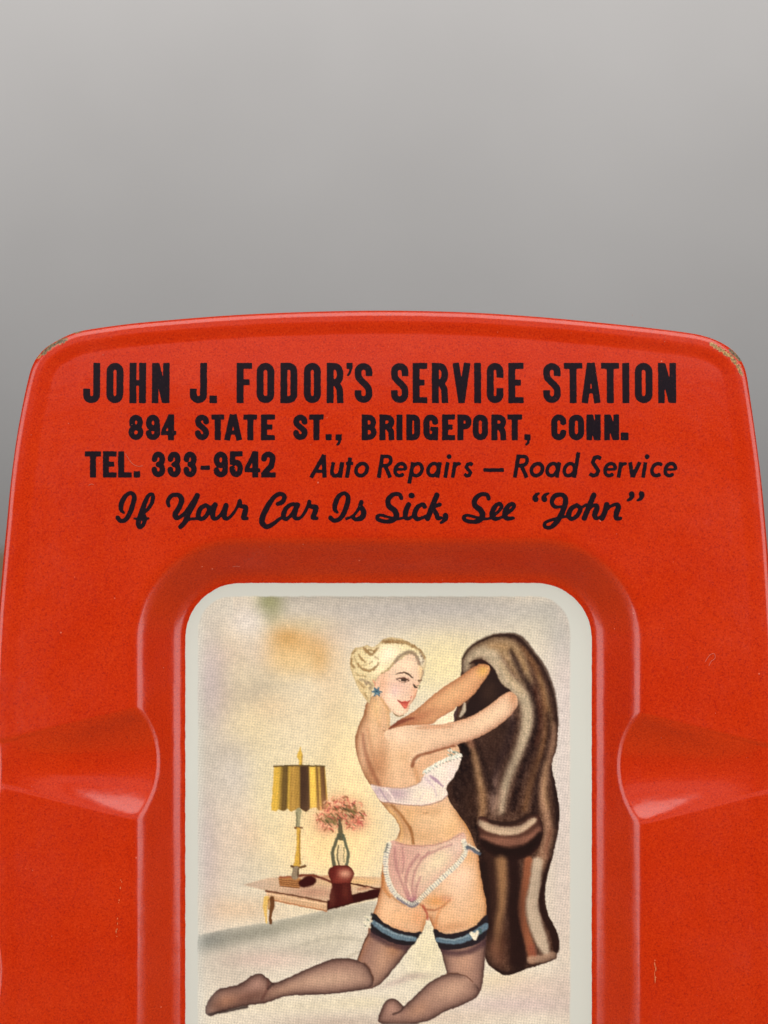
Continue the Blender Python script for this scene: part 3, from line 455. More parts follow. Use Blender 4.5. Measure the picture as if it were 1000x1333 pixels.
def line_strokes():
    L1 = [(c, a, b) for c, a, b in [('J',108,130),('O',138.3,160.3),('H',168.3,189.8),('N',197.3,220.7),('J',247,269.3),('.',272.6,282.4),('F',308,328),('O',334,357),('D',365,387),('O',395.6,417.6),('R',425.4,447.4),("'",451,459),('S',461.6,485),
          ('S',509,532),('E',537.4,556.4),('R',562.4,583.8),('V',589,613),('I',617,627),('C',634,655.6),('E',662,682),('S',707.4,730.4),('T',734.4,758.6),('A',757,782.6),('T',783,806.6),('I',810.4,820),('O',827,850),('N',857,881)]]
    L2 = [('8',167,187),('9',189.6,208.6),('4',209.6,229.4),('S',253.8,272.4),('T',275,292),('A',291.6,315.4),('T',317,334.8),('E',339.8,358),('S',381.6,400.6),('T',402.6,421.4),('.',424,431.8),(',',437,445),('B',471,490.6),('R',494,513.8),('I',515.8,524.4),('D',529,547),('G',551.4,570.6),
          ('E',575.6,592.4),('P',595.6,614.4),('O',615.6,635.4),('R',639.8,659.4),('T',660.6,680),(',',682.8,691),('C',717.8,737.4),('O',740.6,760.6),('N',763.4,782.4),('N',786.6,806.4),('.',808.4,818.4)]
    L3 = [('T',110.5,131.5),('E',134,151.8),('L',153.8,171.4),('.',174,182.4),('3',197,215.4),('3',217.8,235.8),('3',238.6,256.6),('9',278,297),('5',298.4,316.6),('4',318.6,339),('2',340,359)]
    lines = [[], [], [], [], []]
    for c, a, b in L1: lines[0] += glyph(c, a, b, 472, 524.6, 9.0)
    for c, a, b in L2: lines[1] += glyph(c, a, b, 539.4, 573, 7.9)
    for c, a, b in L3: lines[2] += glyph(c, a, b, 587.4, 621.6, 7.8)
    lines[2] += glyph('-', 261, 273.4, 606, 611.6, 5)
    # Futura-like oblique line; slant 0.17 about the baseline y=621
    T = lines[3]; bl = 619.6; sk = .17
    def ob(pts, w=4.6, rnd=False): T.append(([(x + (bl-y)*sk, y) for x, y in pts], w + .3, not rnd))
    def ring(cx, w=4.6, rx=7.2, a0=0, a1=360, cy=611.3, ry=7.9): ob(arc(cx, cy, rx, ry, a0, a1, 22), w)
    xh = 602.6; cap = 593.5; e = 621.8
    ob([(405.2,e),(417.6,cap-1.4)],4.8); ob([(423,e),(416.8,cap-1.4)],5.4); ob([(409,613.5),(421,613.5)],3.8)
    ob([(431,xh-1),(431,612)] + arc(436.6,613.2,5.4,6.2,180,0) + [(442.2,xh-1)],4.6); ob([(443,xh-1),(443,e)],4.6)
    ob([(452,595.6),(452,e)],4.8); ob([(447.6,603.4),(457,603.4)],3.6)
    ring(469.4)
    ob([(493.4,cap-1.6),(493.4,e)],4.8); ob([(493.4,cap+.6),(500,cap+.6)] + arc(500,600,5.6,6,-90,90,8) + [(493,606.4)],4.4); ob([(499,606),(508.6,e)],4.8)
    ring(519.8,4.4,6.6,0,-318); ob([(513.6,611),(527,611)],3.2)
    ob([(534.6,xh-1),(534.6,629.4)],4.8); ring(541.4,4.4,6.8)
    ring(562.6,4.4,6.6); ob([(570,xh-1),(570,e)],4.6)
    ob([(580,xh-1),(580,e)],4.6); ob([(580.4,594.4),(580.5,594.5)],6,True)
    ob([(589.6,xh-1),(589.6,e)],4.4); ob([(590,609)] + arc(594.6,608.2,4.2,4.6,180,300,6),4)
    def sm_s(x, t=xh+.6, b=619.6, w=4.2, wd=8.6):
        m = (t+b)/2; ob([(x+wd,t+2.4),(x+wd*.62,t),(x+wd*.24,t+1.2),(x+wd*.12,t+(m-t)*.6),(x+wd*.5,m),(x+wd*.92,m+(b-m)*.45),(x+wd*.8,b-1),(x+wd*.42,b),(x,b-2.6)], w)
    sm_s(604.2)
    ob([(628.2,611.8),(654.6,611.8)],4.6)
    ob([(670.6,cap-1.6),(670.6,e)],4.8); ob([(670.6,cap+.6),(677.4,cap+.6)] + arc(677.4,600,5.6,6,-90,90,8) + [(670.6,606.4)],4.4); ob([(676.4,606),(686.4,e)],4.8)
    ring(697.8)
    ring(717.6,4.4,6.6); ob([(725.4,xh-1),(725.4,e)],4.6)
    ring(740,4.4,6.6); ob([(748,588.6),(748,e)],4.8)
    sm_s(767.2,594.6,619.2,4.6,11.6)
    ring(793,4.4,6.6,0,-318); ob([(787,611),(800,611)],3.2)
    ob([(805.6,xh-1),(805.6,e)],4.4); ob([(806,609)] + arc(810.6,608.2,4.2,4.6,180,300,6),4)
    ob([(817.4,xh-1),(823.6,e-.6)],4.6); ob([(830,xh-1),(824.2,e-.6)],4.6)
    ob([(837.6,xh-1),(837.6,e)],4.6); ob([(838.4,594.4),(838.5,594.5)],6,True)
    ring(854.4,4.4,6.8,-48,-312)
    ring(871.4,4.4,6.6,0,-318); ob([(865.4,611),(878.6,611)],3.2)
    # brush script line, centre lines in 5x zoom units
    U = lines[4]
    def sc(ox, pts, w=7.0):
        ww = [w]*len(pts) if np.isscalar(w) else w; ww = [k*.88 for k in ww]
        Q = crom([(ox + x/5., 580 + y/5., k) for (x, y), k in zip(pts, ww)], False, 6); U.append((Q, None, False))
    W = 7.0
    sc(100, [(266,470),(285,490),(318,482),(345,440),(366,380),(374,330),(350,308),(315,330),(292,375),(288,415),(305,435)], [7,6.4,6.6,7.4,7.6,7,5.6,6.6,7.6,6.4,4])
    sc(100, [(498,345),(492,318),(468,325),(444,370),(420,440),(400,500),(408,532),(430,520),(444,480),(436,450),(424,440)], [6,5.4,5.6,7,7.8,7.4,5.8,5.4,6,5.4,4]); sc(100, [(496,340),(488,375),(462,415),(432,440)], [6.4,6,5,4.4]); sc(100, [(374,475),(420,480),(468,474)], 3.4)
    sc(100, [(600,392),(593,362),(618,326),(660,322),(682,350),(668,400),(640,448),(650,472),(690,452),(735,400),(785,325)], [5,6,6.4,7,8,8,8,6,5.4,6.4,8]); sc(100, [(785,325),(758,385),(728,440),(706,495),(676,528)], [8,8,8,7.6,7]); sc(100, [(700,500),(735,480),(790,475)], [5,4.4,4.4])
    sc(100, [(838,388),(805,410),(790,455),(808,478),(842,458),(862,410),(838,386)], [6,7.2,7.4,6,6.4,6.8,5.6]); sc(100, [(850,400),(870,402),(892,388)], 4)
    sc(100, [(900,385),(886,430),(886,468),(912,474),(945,440),(972,390)], [8,8,7,5.4,5.4,7.4]); sc(100, [(972,390),(962,430),(962,468),(985,474),(1020,440),(1052,385),(1060,362)], [8,8,7,5,4.4,5,6.4])
    sc(300, [(62,366),(66,392),(98,402),(94,440),(86,468),(108,474)], [6.4,6.4,7.6,8,7.4,5])
    sc(300, [(308,380),(340,365),(352,330),(325,314),(285,335),(245,392),(214,452),(206,500),(235,528),(275,512),(322,476),(352,460)], [6,7,6.6,6.4,7,8,8.4,8.4,7.4,6.4,5,4])
    sc(300, [(432,388),(400,382),(362,410),(345,458),(365,478),(402,445),(432,396)], [6,6,7,7.6,5.6,5.6,6.6]); sc(300, [(436,386),(420,430),(418,465),(440,476),(470,456),(502,400),(514,364)], [8,8,7,5,4.4,5,6]); sc(300, [(512,368),(520,394),(556,402),(548,440),(538,466),(562,474)], [6,6.4,7.6,8,7.4,5])
    sc(300, [(652,470),(675,488),(708,480),(738,440),(760,380),(766,335),(742,310),(706,330),(684,375),(680,415),(696,435)], [7,6.4,6.6,7.4,7.6,7,5.6,6.6,7.6,6.4,4])
    sc(300, [(756,476),(800,456),(836,410),(854,366)], [4.4,4.4,5,6]); sc(300, [(852,368),(848,396),(868,430),(858,466),(822,480),(796,468)], [6.4,7,8,8,6.4,5.6])
    sc(500, [(112,342),(100,318),(62,318),(28,350),(32,392),(70,425),(80,462),(50,490),(5,494),(-36,482),(-44,462),(-20,452),(30,466),(90,478),(132,468)], [6,6,6.4,7.6,8,8.4,8.4,7,6,6,5.4,4.6,4,4,4])
    sc(500, [(160,384),(142,430),(140,466),(162,474),(196,452)], [7.6,8,7,5,4]); sc(500, [(178,325),(181,326)], 8.4)
    sc(500, [(264,398),(252,382),(218,402),(200,445),(212,476),(245,472),(284,452)], [6.6,6,7,8,7,5,4])
    sc(500, [(344,322),(316,390),(284,474)], [8,8,8]); sc(500, [(296,446),(330,400),(362,384)], [4,4.4,6.6]); sc(500, [(326,418),(342,446),(350,472),(372,470)], [6,7,6.4,4.6])
    sc(500, [(400,456),(400,478),(372,502)], [8.4,7,4])
    sc(500, [(682,345),(670,320),(632,318),(594,348),(592,388),(630,422),(642,460),(615,490),(570,496),(530,486),(520,464),(546,454),(596,466),(650,478),(694,472)], [6,6,6.4,7.6,8,8.4,8.4,7,6,6,5.4,4.6,4,4,4])
    sc(500, [(694,470),(735,438),(765,400),(752,378),(722,398),(703,445),(722,476),(762,468),(806,440),(846,400),(836,378),(804,398),(786,445),(800,474),(842,472)], [4,4.4,5.4,5.6,7,8,6.6,4.4,4.4,5.6,5.6,7,8,6.6,5])
    sc(700, [(-12,350),(-18,342),(-10,322),(6,312)], [8.4,7.4,5.4,3.4]); sc(700, [(45,350),(40,342),(50,322),(70,312)], [8.4,7.4,5.4,3.4])
    sc(700, [(150,398),(112,398),(92,365),(112,328),(155,320),(182,345),(174,400),(150,455),(118,505),(80,534),(48,528),(50,502),(90,484),(150,468),(196,460)], [4,5.4,6.6,7,6.4,7.6,8,8,7.6,6,5.6,5,4.4,4.4,4])
    sc(700, [(256,388),(222,408),(202,452),(220,478),(256,458),(278,412),(254,386)], [6,7.2,7.6,6,6.4,6.8,5.6]); sc(700, [(266,402),(290,400),(316,384)], 4)
    sc(700, [(366,322),(338,390),(304,472)], [8,8,8]); sc(700, [(318,440),(352,398),(382,390),(386,410),(372,450),(382,474),(412,462)], [4,4.6,6.6,8,8,5.6,4]); sc(700, [(450,384),(438,430),(420,472)], [8,8,8]); sc(700, [(432,440),(474,396),(516,382),(526,402),(512,446),(514,474),(540,474)], [4,4.6,6,8,8,6.4,5])
    sc(700, [(612,316),(615,326),(605,346),(586,356)], [8.4,7.4,5.4,3.4]); sc(700, [(676,316),(680,326),(670,346),(650,356)], [8.4,7.4,5.4,3.4])
    return lines
def stroke_field(strokes, step=0.5):
    allp = np.vstack([np.asarray(s[0])[:, :2] for s in strokes]); x0, y0 = allp.min(0) - 9; x1, y1 = allp.max(0) + 9
    xs, ys = np.arange(x0, x1, step), np.arange(y0, y1, step); X, Y = np.meshgrid(xs, ys); F = np.full(X.shape, 9.)
    for P, w, butt in strokes:
        P = np.asarray(P, float); ww = np.full(len(P), w) if w is not None else P[:, 2]
        m = 8; a, b = P[:, :2].min(0) - m, P[:, :2].max(0) + m
        i0, i1 = np.searchsorted(xs, [a[0], b[0]]); j0, j1 = np.searchsorted(ys, [a[1], b[1]]); W = (slice(j0, j1), slice(i0, i1)); x, y = X[W], Y[W]; f = F[W]
        for k in range(len(P) - 1):
            A, B = P[k], P[k+1]; d = B[:2] - A[:2]; L = np.hypot(*d)
            if butt:
                if L < 1e-6: continue
                ux, uy = d / L; mx, my = (A[:2] + B[:2]) / 2; u = np.abs((x-mx)*ux + (y-my)*uy) - L/2; v = np.abs(-(x-mx)*uy + (y-my)*ux) - ww[k]/2
                f = np.minimum(f, np.where((u > 0) & (v > 0), np.hypot(u, v), np.maximum(u, v)))
                if k: f = np.minimum(f, np.hypot(x-A[0], y-A[1]) - ww[k]/2)
            else:
                D, t = seg_dist(x, y, A, B); f = np.minimum(f, D - (ww[k]*(1-t) + ww[k+1]*t) / 2)
        F[W] = f
    # ink spread: slightly rounded corners and a ragged letterpress edge
    for _ in range(2):
        G = F.copy(); G[1:-1, 1:-1] = (F[1:-1, 1:-1]*4 + F[:-2, 1:-1] + F[2:, 1:-1] + F[1:-1, :-2] + F[1:-1, 2:]) / 8; F = G
    F = F + .45*(val_noise(X, Y, 1.6, 31) - .5) + .3*(val_noise(X, Y, 5, 32) - .5) - .04
    return xs, ys, F
def march(xs, ys, F):
    V, Q, cache = [], [], {}
    ins = F < 0
    def vert(j, i):
        k = (0, j, i)
        if k not in cache: cache[k] = len(V); V.append((xs[i], ys[j]))
        return cache[k]
    def edgev(j, i, j2, i2):
        k = (1, min(j, j2), min(i, i2), j == j2)
        if k not in cache:
            a, b = F[j, i], F[j2, i2]; t = a / (a - b); t = min(max(t, .02), .98)
            cache[k] = len(V); V.append((xs[i] + t*(xs[i2]-xs[i]), ys[j] + t*(ys[j2]-ys[j])))
        return cache[k]
    any_ = ins[:-1, :-1] | ins[1:, :-1] | ins[:-1, 1:] | ins[1:, 1:]
    for j, i in zip(*np.nonzero(any_)):
        cs = [(j, i), (j, i+1), (j+1, i+1), (j+1, i)]; poly = []
        for k in range(4):
            a, b = cs[k], cs[(k+1) % 4]
            if ins[a]: poly.append(vert(*a))
            if ins[a] != ins[b]: poly.append(edgev(*a, *b) if a <= b else edgev(*b, *a))
        if len(poly) >= 3: Q.append(poly)
    return np.array(V), Q
# ---------------------------------------------------------------- setting: wall and table
def box_mesh(name, x0, x1, y0, y1, z0, z1, bev=0):
    import bmesh
    bm = bmesh.new(); bmesh.ops.create_cube(bm, size=1)
    for v in bm.verts: v.co = Vector(((x0+x1)/2 + v.co.x*(x1-x0), (y0+y1)/2 + v.co.y*(y1-y0), (z0+z1)/2 + v.co.z*(z1-z0)))
    if bev: bmesh.ops.bevel(bm, geom=bm.edges[:], offset=bev, segments=3, affect='EDGES')
    me = bpy.data.meshes.new(name); bm.to_mesh(me); bm.free(); return me
m, nt, b = mat('wall_paint')
tc = N(nt, 'ShaderNodeTexCoord'); n1 = noise(nt, tc.outputs['Object'], 5, 3); n2 = noise(nt, tc.outputs['Object'], 220, 2)
nt.links.new(mixc(nt, n1, (.47, .46, .455), (.58, .57, .565)), b.inputs['Base Color']); b.inputs['Roughness'].default_value = .9
bp = N(nt, 'ShaderNodeBump', inp={'Strength': .15, 'Distance': .001}); nt.links.new(n2, bp.inputs['Height']); nt.links.new(bp.outputs[0], b.inputs['Normal'])
o = bpy.data.objects.new('wall', box_mesh('wall', -3, 3, 1.10, 1.2, -.75, 2.6)); C.objects.link(o); o.data.materials.append(m); o['kind'] = 'structure'
m, nt, b = mat('floor_paint'); b.inputs['Base Color'].default_value = (.3, .29, .28, 1); b.inputs['Roughness'].default_value = .7
o = bpy.data.objects.new('floor', box_mesh('floor', -3, 3, -3, 1.10, -.85, -.75)); C.objects.link(o); o.data.materials.append(m); o['kind'] = 'structure'
m, nt, b = mat('tan_wood')
tc = N(nt, 'ShaderNodeTexCoord'); mp = N(nt, 'ShaderNodeMapping'); mp.inputs['Scale'].default_value = (2, 40, 40); nt.links.new(tc.outputs['Object'], mp.inputs[0])
g = noise(nt, mp.outputs[0], 3, 5, .6); nt.links.new(mixc(nt, g, (.27, .155, .05), (.42, .26, .09)), b.inputs['Base Color']); b.inputs['Roughness'].default_value = .45
TZ = -0.0006
def link(name, me, m, parent=None):
    o = bpy.data.objects.new(name, me); C.objects.link(o)
    if m: o.data.materials.append(m)
    if parent: o.parent = parent
    return o
tb = bpy.data.objects.new('table', None); C.objects.link(tb); tb['label'] = 'light tan wooden table the red tray stands on, blurred behind it'; tb['category'] = 'table'
link('tabletop', box_mesh('tabletop', -.75, .75, -.45, .55, TZ-.03, TZ, .003), m, tb)
for sx in (-.68, .68):
    for sy in (-.38, .48): link('leg', box_mesh('leg', sx-.03, sx+.03, sy-.03, sy+.03, -.7499, TZ-.0305, .002), m, tb)
# ---------------------------------------------------------------- the tray
YM = 1131.0                                   # mirror row
up = [(75,442.5),(88,436),(105,430.5),(150,423.5),(200,418),(300,410),(400,405.5),(500,403.8),(600,405.8),(700,412),(800,421.5),(850,427),(893,432.5),(915,436.5),(934,443),(950,452),(961,462.5),(968,474),(972.5,489),(977,520),(984,570),(991,625),(996.5,680),(1001,735),(1005,800),(1008,870),(1009,940),(1007,985),(1007,1010),(1010,1060),(1011,YM)]
lf = [(-10,YM),(-9,1060),(-4,1010),(-4,985),(-8,940),(-6,870),(-2,800),(3.5,735),(9,680),(14.5,625),(22,570),(30,525),(37,492),(41,478),(47,466),(59,452.5)]
half = lf + up
mir = [(x, 2*YM - y) for x, y in half][::-1]
P = np.array([p for p in half] + [p for p in mir if abs(p[1]-YM) > 1])
OUT = crom(P, True, 12)
def resample(Q, n):
    Q = np.vstack([Q, Q[:1]]); L = np.r_[0, np.cumsum(np.hypot(*np.diff(Q, axis=0).T))]
    u = np.linspace(0, L[-1], n, endpoint=False); return np.column_stack([np.interp(u, L, Q[:, 0]), np.interp(u, L, Q[:, 1])])
IX0, IX1, IY0, IY1, IR = 236.0, 776.0, 761.0, 2*YM-761.0, 74.0
def rr_sdf(x, y, grow=0, r=IR):
    cx, cy = (IX0+IX1)/2, (IY0+IY1)/2; hx, hy = (IX1-IX0)/2 + grow - r, (IY1-IY0)/2 + grow - r
    qx, qy = np.abs(x-cx) - hx, np.abs(y-cy) - hy
    return np.hypot(np.maximum(qx, 0), np.maximum(qy, 0)) + np.minimum(np.maximum(qx, qy), 0) - r
# wall profile of the well (distance outwards from the panel edge -> depth)
dd = np.linspace(-40, 130, 1701)
slope = 0.98 * sst(-5, 24, dd) * (1 - sst(40, 76, dd)) 
prof = np.cumsum(slope) * (dd[1]-dd[0]); WDEP = prof[-1]; prof -= prof[-1]
def smin(a, b, k):
    h = np.clip(k - np.abs(a-b), 0, None) / k; return np.minimum(a, b) - h*h*k*.25
edge_curve = resample(OUT, 900)
def edge_dist(x, y):
    # distance inside the outer outline, chunked
    out = np.empty(x.shape); xf, yf, of = x.ravel(), y.ravel(), out.ravel()
    A = edge_curve; B = np.roll(A, -1, 0); D = B - A; L2 = (D**2).sum(1)
    for s in range(0, len(xf), 20000):
        X, Y = xf[s:s+20000, None], yf[s:s+20000, None]
        near = ((X - A[None, ::9, 0])**2 + (Y - A[None, ::9, 1])**2).argmin(1) * 9
        idx = (near[:, None] + np.arange(-9, 10)[None]) % len(A)
        a, d, l2 = A[idx], D[idx], L2[idx]
        t = np.clip(((X - a[..., 0])*d[..., 0] + (Y - a[..., 1])*d[..., 1]) / l2, 0, 1)
        of[s:s+20000] = np.sqrt(((X - a[..., 0] - t*d[..., 0])**2 + (Y - a[..., 1] - t*d[..., 1])**2).min(1))
    return of.reshape(x.shape)
def height(x, y, dE=None):
    if dE is None: dE = edge_dist(x, y)
    # gentle dome of the pressed face, bead and rolled edge
    yy = np.where(y > YM, 2*YM - y, y)
    z = -8.0 * (np.clip(620 - yy, 0, None) / 200)**2.2 - 1.2*((x-503)/500)**4
    z = z + 3.6 * sst(31, 12, dE) * (.25 + .75*sst(760, 520, yy)) * np.clip((x*0+1), 0, 1) - (.82/(2*7.5)) * (7.5 - np.clip(dE, 0, 7.5))**2
    zw = np.interp(rr_sdf(x, y), dd, prof)
    # soft broad dip round the shoulder
    k = 5.0
    z = smin(z, zw + 1.2, k)
    for sgn, yc, xe, xi in ((-1, 994.5, 6.0, 165.0), (1, 1001.0, 1000.0, 845.0)):
        u = (x - xe) / (xi - xe)                  # 0 at the rim, 1 at the well shoulder
        uc = np.clip(u, 0.0, 1.5); hw = 27 + 42*uc; dep = (3.5 + 18.5*np.clip(uc, 0, 1.04))*(.15 + .85*sst(-.04, .14, u))
        v = (y - yc) / hw
        zt = -dep * (1 - np.abs(v)**2.0) + np.clip(np.abs(v) - 1, 0, None)*22
        zt = np.where((x - 503)*sgn > 0, zt, 50)
        z = smin(z, zt, 4.5 + 6*np.clip(1-u, 0, 1))
    return z
NS, NT = 1500, 250
outer = resample(OUT, NS*2); 
# inner curve: rounded rectangle inset 24 px inside the panel, matched to the outer one by direction
def ray_rr(th, grow):
    # bisection of the rounded rect along each direction
    c = np.array([(IX0+IX1)/2, YM]); lo, hi = np.zeros_like(th), np.full_like(th, 900.)
    for _ in range(40):
        md = (lo+hi)/2; s_ = rr_sdf(c[0] + md*np.cos(th), c[1] + md*np.sin(th)) - grow
        lo = np.where(s_ < 0, md, lo); hi = np.where(s_ < 0, hi, md)
    return np.column_stack([c[0] + lo*np.cos(th), c[1] + lo*np.sin(th)])
cen = np.array([(IX0+IX1)/2, YM])
th = np.unwrap(np.arctan2(outer[:, 1]-cen[1], outer[:, 0]-cen[0]))
in0 = ray_rr(th, -24)
# more samples in the visible upper part
vis = outer[:, 1] < 1420; keep = vis | (np.arange(len(outer)) % 4 == 0); outer, in0 = outer[keep], in0[keep]; NS = len(outer)
tt = np.linspace(0, 1, NT); tt = 1 - (1-tt)**1.12
G = in0[None] * (1 - tt[:, None, None]) + outer[None] * tt[:, None, None]
GX, GY = G[..., 0], G[..., 1]; DE = edge_dist(GX, GY); DE[-1] = 0; GZ = height(GX, GY, DE)
def tloc(x, y, z): return np.stack([(x-500)*S, (PYB-y)*S, z*S], -1)
verts = tloc(GX, GY, GZ).reshape(-1, 3)
# rolled-under rim
nx = outer - cen; tang = np.roll(outer, -1, 0) - np.roll(outer, 1, 0); nrm = np.column_stack([tang[:, 1], -tang[:, 0]]); nrm /= np.linalg.norm(nrm, axis=1)[:, None]; nrm *= np.sign((nrm*nx).sum(1))[:, None]
zr = GZ[-1]; extra = []
for off, dz in ((.7, -1.2), (1.0, -4.5), (.2, -9), (-3, -11), (-6, -10.5), (-8, -7.5)):
    q = outer + nrm*off; extra.append(tloc(q[:, 0], q[:, 1], zr + dz))
verts = np.vstack([verts] + extra); NR = NT + len(extra)
i = np.arange(NR-1)[:, None]*NS; j = np.arange(NS)[None]; jn = (j+1) % NS
faces = np.stack([i+j, i+jn, i+NS+jn, i+NS+j], -1).reshape(-1, 4)
def grid_mesh(name, verts, quads, cap=None):
    me = bpy.data.meshes.new(name); nv = len(verts); nq = len(quads)
    loops = quads.ravel(); starts = np.arange(nq)*4; tot = np.full(nq, 4)
    if cap is not None: loops = np.r_[loops, cap]; starts = np.r_[starts, nq*4]; tot = np.r_[tot, len(cap)]
    me.vertices.add(nv); me.vertices.foreach_set('co', np.asarray(verts, np.float32).ravel())
    me.loops.add(len(loops)); me.loops.foreach_set('vertex_index', loops.astype(np.int32))
    me.polygons.add(len(starts)); me.polygons.foreach_set('loop_start', starts.astype(np.int32)); me.polygons.foreach_set('loop_total', tot.astype(np.int32))
    me.update(); me.validate(); me.polygons.foreach_set('use_smooth', np.ones(len(me.polygons), bool)); me.update(); return me
me = grid_mesh('tray_body', verts, faces, np.arange(NS)[::-1].copy())
# wear of the enamel: where it is chipped to the metal (a map in px, broken up by noise in the shader)
wear = np.zeros(len(verts)); chip = np.zeros(len(verts))
vx, vy = verts[:, 0]/S + 500, PYB - verts[:, 1]/S
sel = (vy < 520)
def near_line(pts, wd):
    d = np.full(len(vx), 99.); 
    for A, B in zip(pts[:-1], pts[1:]): d[sel] = np.minimum(d[sel], seg_dist(vx[sel], vy[sel], A, B)[0])
    return np.clip(1 - d/wd, 0, 1)
wl = near_line([(56,460),(64,452),(74,446),(84,442)], 6.5) ; wl2 = .75*near_line([(50,464),(58,456)], 6); wl3 = .8*near_line([(86,433.5),(104,430.5)], 4)
wr = near_line([(927,448),(940,456),(952,464),(962,478)], 5.5); wr1 = near_line([(952,456),(964,468)], 5)
wr2 = .8*near_line([(962,476),(965,486)], 6)
wear = np.maximum.reduce([wl, wl2, wl3, wr, wr2, wr1]); chip = np.clip(wl + wl3 + wr1*1.0, 0, 1)
for nm, a in (('wear', wear), ('bare', chip)):
    at = me.attributes.new(nm, 'FLOAT', 'POINT'); at.data.foreach_set('value', a.astype(np.float32))
tray = bpy.data.objects.new('ashtray', None); C.objects.link(tray); tray.rotation_euler = TRAY_ROT
tray['label'] = 'red tin ashtray with black service station lettering and a pin-up picture in its well'; tray['category'] = 'ashtray'
# red litho enamel
m, nt, b = mat('red_enamel'); pc = pixcoord(nt)
g1 = noise(nt, pc, .45, 2, .6); g2 = noise(nt, pc, .012, 3, .5); g3 = noise(nt, pc, .16, 2)
base = mixc(nt, g2, (.56, .021, .0006), (.65, .036, .0008))
sp = N(nt, 'ShaderNodeMapRange', inp={1: .53, 2: .76, 3: 0, 4: .6}); nt.links.new(g1, sp.inputs[0]); base = mixc(nt, sp.outputs[0], base, (.74, .065, .008))
sd2 = N(nt, 'ShaderNodeMapRange', inp={1: .47, 2: .26, 3: 0, 4: .85}); nt.links.new(g1, sd2.inputs[0]); base = mixc(nt, sd2.outputs[0], base, (.36, .010, .002))
# tiny pale specks where the ink is pin-holed
vo = N(nt, 'ShaderNodeTexVoronoi', inp={'Scale': .035}); nt.links.new(pc, vo.inputs['Vector'])
pin = math_(nt, 'LESS_THAN', vo.outputs['Distance'], .035); sel_ = math_(nt, 'GREATER_THAN', noise(nt, pc, .02, 2), .52); pin = math_(nt, 'MULTIPLY', math_(nt, 'MULTIPLY', pin, sel_), .55); base = mixc(nt, pin, base, (.85, .30, .18))
aw = N(nt, 'ShaderNodeAttribute', attribute_name='wear'); ab = N(nt, 'ShaderNodeAttribute', attribute_name='bare')
nw = noise(nt, pc, .30, 5, .75); mk = math_(nt, 'ADD', aw.outputs['Fac'], math_(nt, 'MULTIPLY', math_(nt, 'SUBTRACT', nw, .5), 2.3))
mr = N(nt, 'ShaderNodeMapRange', inp={1: .50, 2: .60, 3: 0, 4: 1}); nt.links.new(mk, mr.inputs[0]); mask = math_(nt, 'MULTIPLY', mr.outputs[0], math_(nt, 'GREATER_THAN', aw.outputs['Fac'], .04))
nm_ = noise(nt, pc, .42, 4, .8); mt = N(nt, 'ShaderNodeMapRange', inp={1: .42, 2: .58, 3: 0, 4: 1}); nt.links.new(nm_, mt.inputs[0])
tan_ = mixc(nt, mt.outputs[0], (.16, .075, .03), (.60, .36, .12)); gry = mixc(nt, mt.outputs[0], (.035, .035, .032), (.20, .14, .07)); metal = mixc(nt, ab.outputs['Fac'], tan_, gry)
nt.links.new(mixc(nt, mask, base, metal), b.inputs['Base Color'])
rv = N(nt, 'ShaderNodeMapRange', inp={1: .3, 2: .7, 3: .17, 4: .29}); nt.links.new(noise(nt, pc, .009, 4, .6), rv.inputs[0]); rg = mixc(nt, mask, rv.outputs[0], (.6, .6, .6)); nt.links.new(rg, b.inputs['Roughness']); b.inputs['Specular IOR Level'].default_value = .55
b.inputs['Coat Weight'].default_value = .3; b.inputs['Coat Roughness'].default_value = .07
bp = N(nt, 'ShaderNodeBump', inp={'Strength': .10, 'Distance': .0001}); hh = math_(nt, 'SUBTRACT', math_(nt, 'ADD', g3, math_(nt, 'MULTIPLY', g1, .4)), math_(nt, 'MULTIPLY', mask, 1.6)); nt.links.new(hh, bp.inputs['Height'])
bp2 = N(nt, 'ShaderNodeBump', inp={'Strength': .35, 'Distance': .0004}); nt.links.new(noise(nt, pc, .018, 3, .55), bp2.inputs['Height']); nt.links.new(bp.outputs[0], bp2.inputs['Normal']); nt.links.new(bp2.outputs[0], b.inputs['Normal'])
link('body', me, m, tray)
# ---------------------------------------------------------------- printed panel on the floor of the well
cv = paint_print()
xs = cv.xs; xs = xs[(xs >= IX0-1.01) & (xs <= IX1+1.01)]
ys = np.r_[cv.ys[(cv.ys >= IY0-1.01) & (cv.ys <= 1346)], np.arange(1350, IY1+4, 4.)]
PXg, PYg = np.meshgrid(xs, ys); sdp = rr_sdf(PXg, PYg)
gx, gy = rr_sdf(PXg+.5, PYg) - rr_sdf(PXg-.5, PYg), rr_sdf(PXg, PYg+.5) - rr_sdf(PXg, PYg-.5)
wobe = 0.6*(val_noise(PXg, PYg, 9, 51) - .5) + .35*(val_noise(PXg, PYg, 2, 52) - .5)      # slightly ragged print edge
sdn = sdp + wobe
outm = sdn > 0; QX = np.where(outm, PXg - gx*sdn, PXg); QY = np.where(outm, PYg - gy*sdn, PYg)
ins = ~outm; cell = ins[:-1, :-1] | ins[1:, :-1] | ins[:-1, 1:] | ins[1:, 1:]
col = np.zeros(PXg.shape + (3,)); ci = np.clip(np.round((xs - PX0)/PSTEP).astype(int), 0, cv.C.shape[1]-1); cj = np.clip(np.round((ys - PY0)/PSTEP).astype(int), 0, cv.C.shape[0]-1)
col = cv.C[cj][:, ci]
pmask = cv.pm[cj][:, ci]
low = sst(1346, 1352, PYg)[..., None]; col = col*(1-low) + np.array([.74, .70, .63])*low
PZ = np.interp(rr_sdf(QX, QY), dd, prof) + .35 + 1.2*0
pz2 = height(QX, QY, np.full(QX.shape, 200.)) + .35
W_, H_ = len(xs), len(ys); idx = np.arange(W_*H_).reshape(H_, W_)
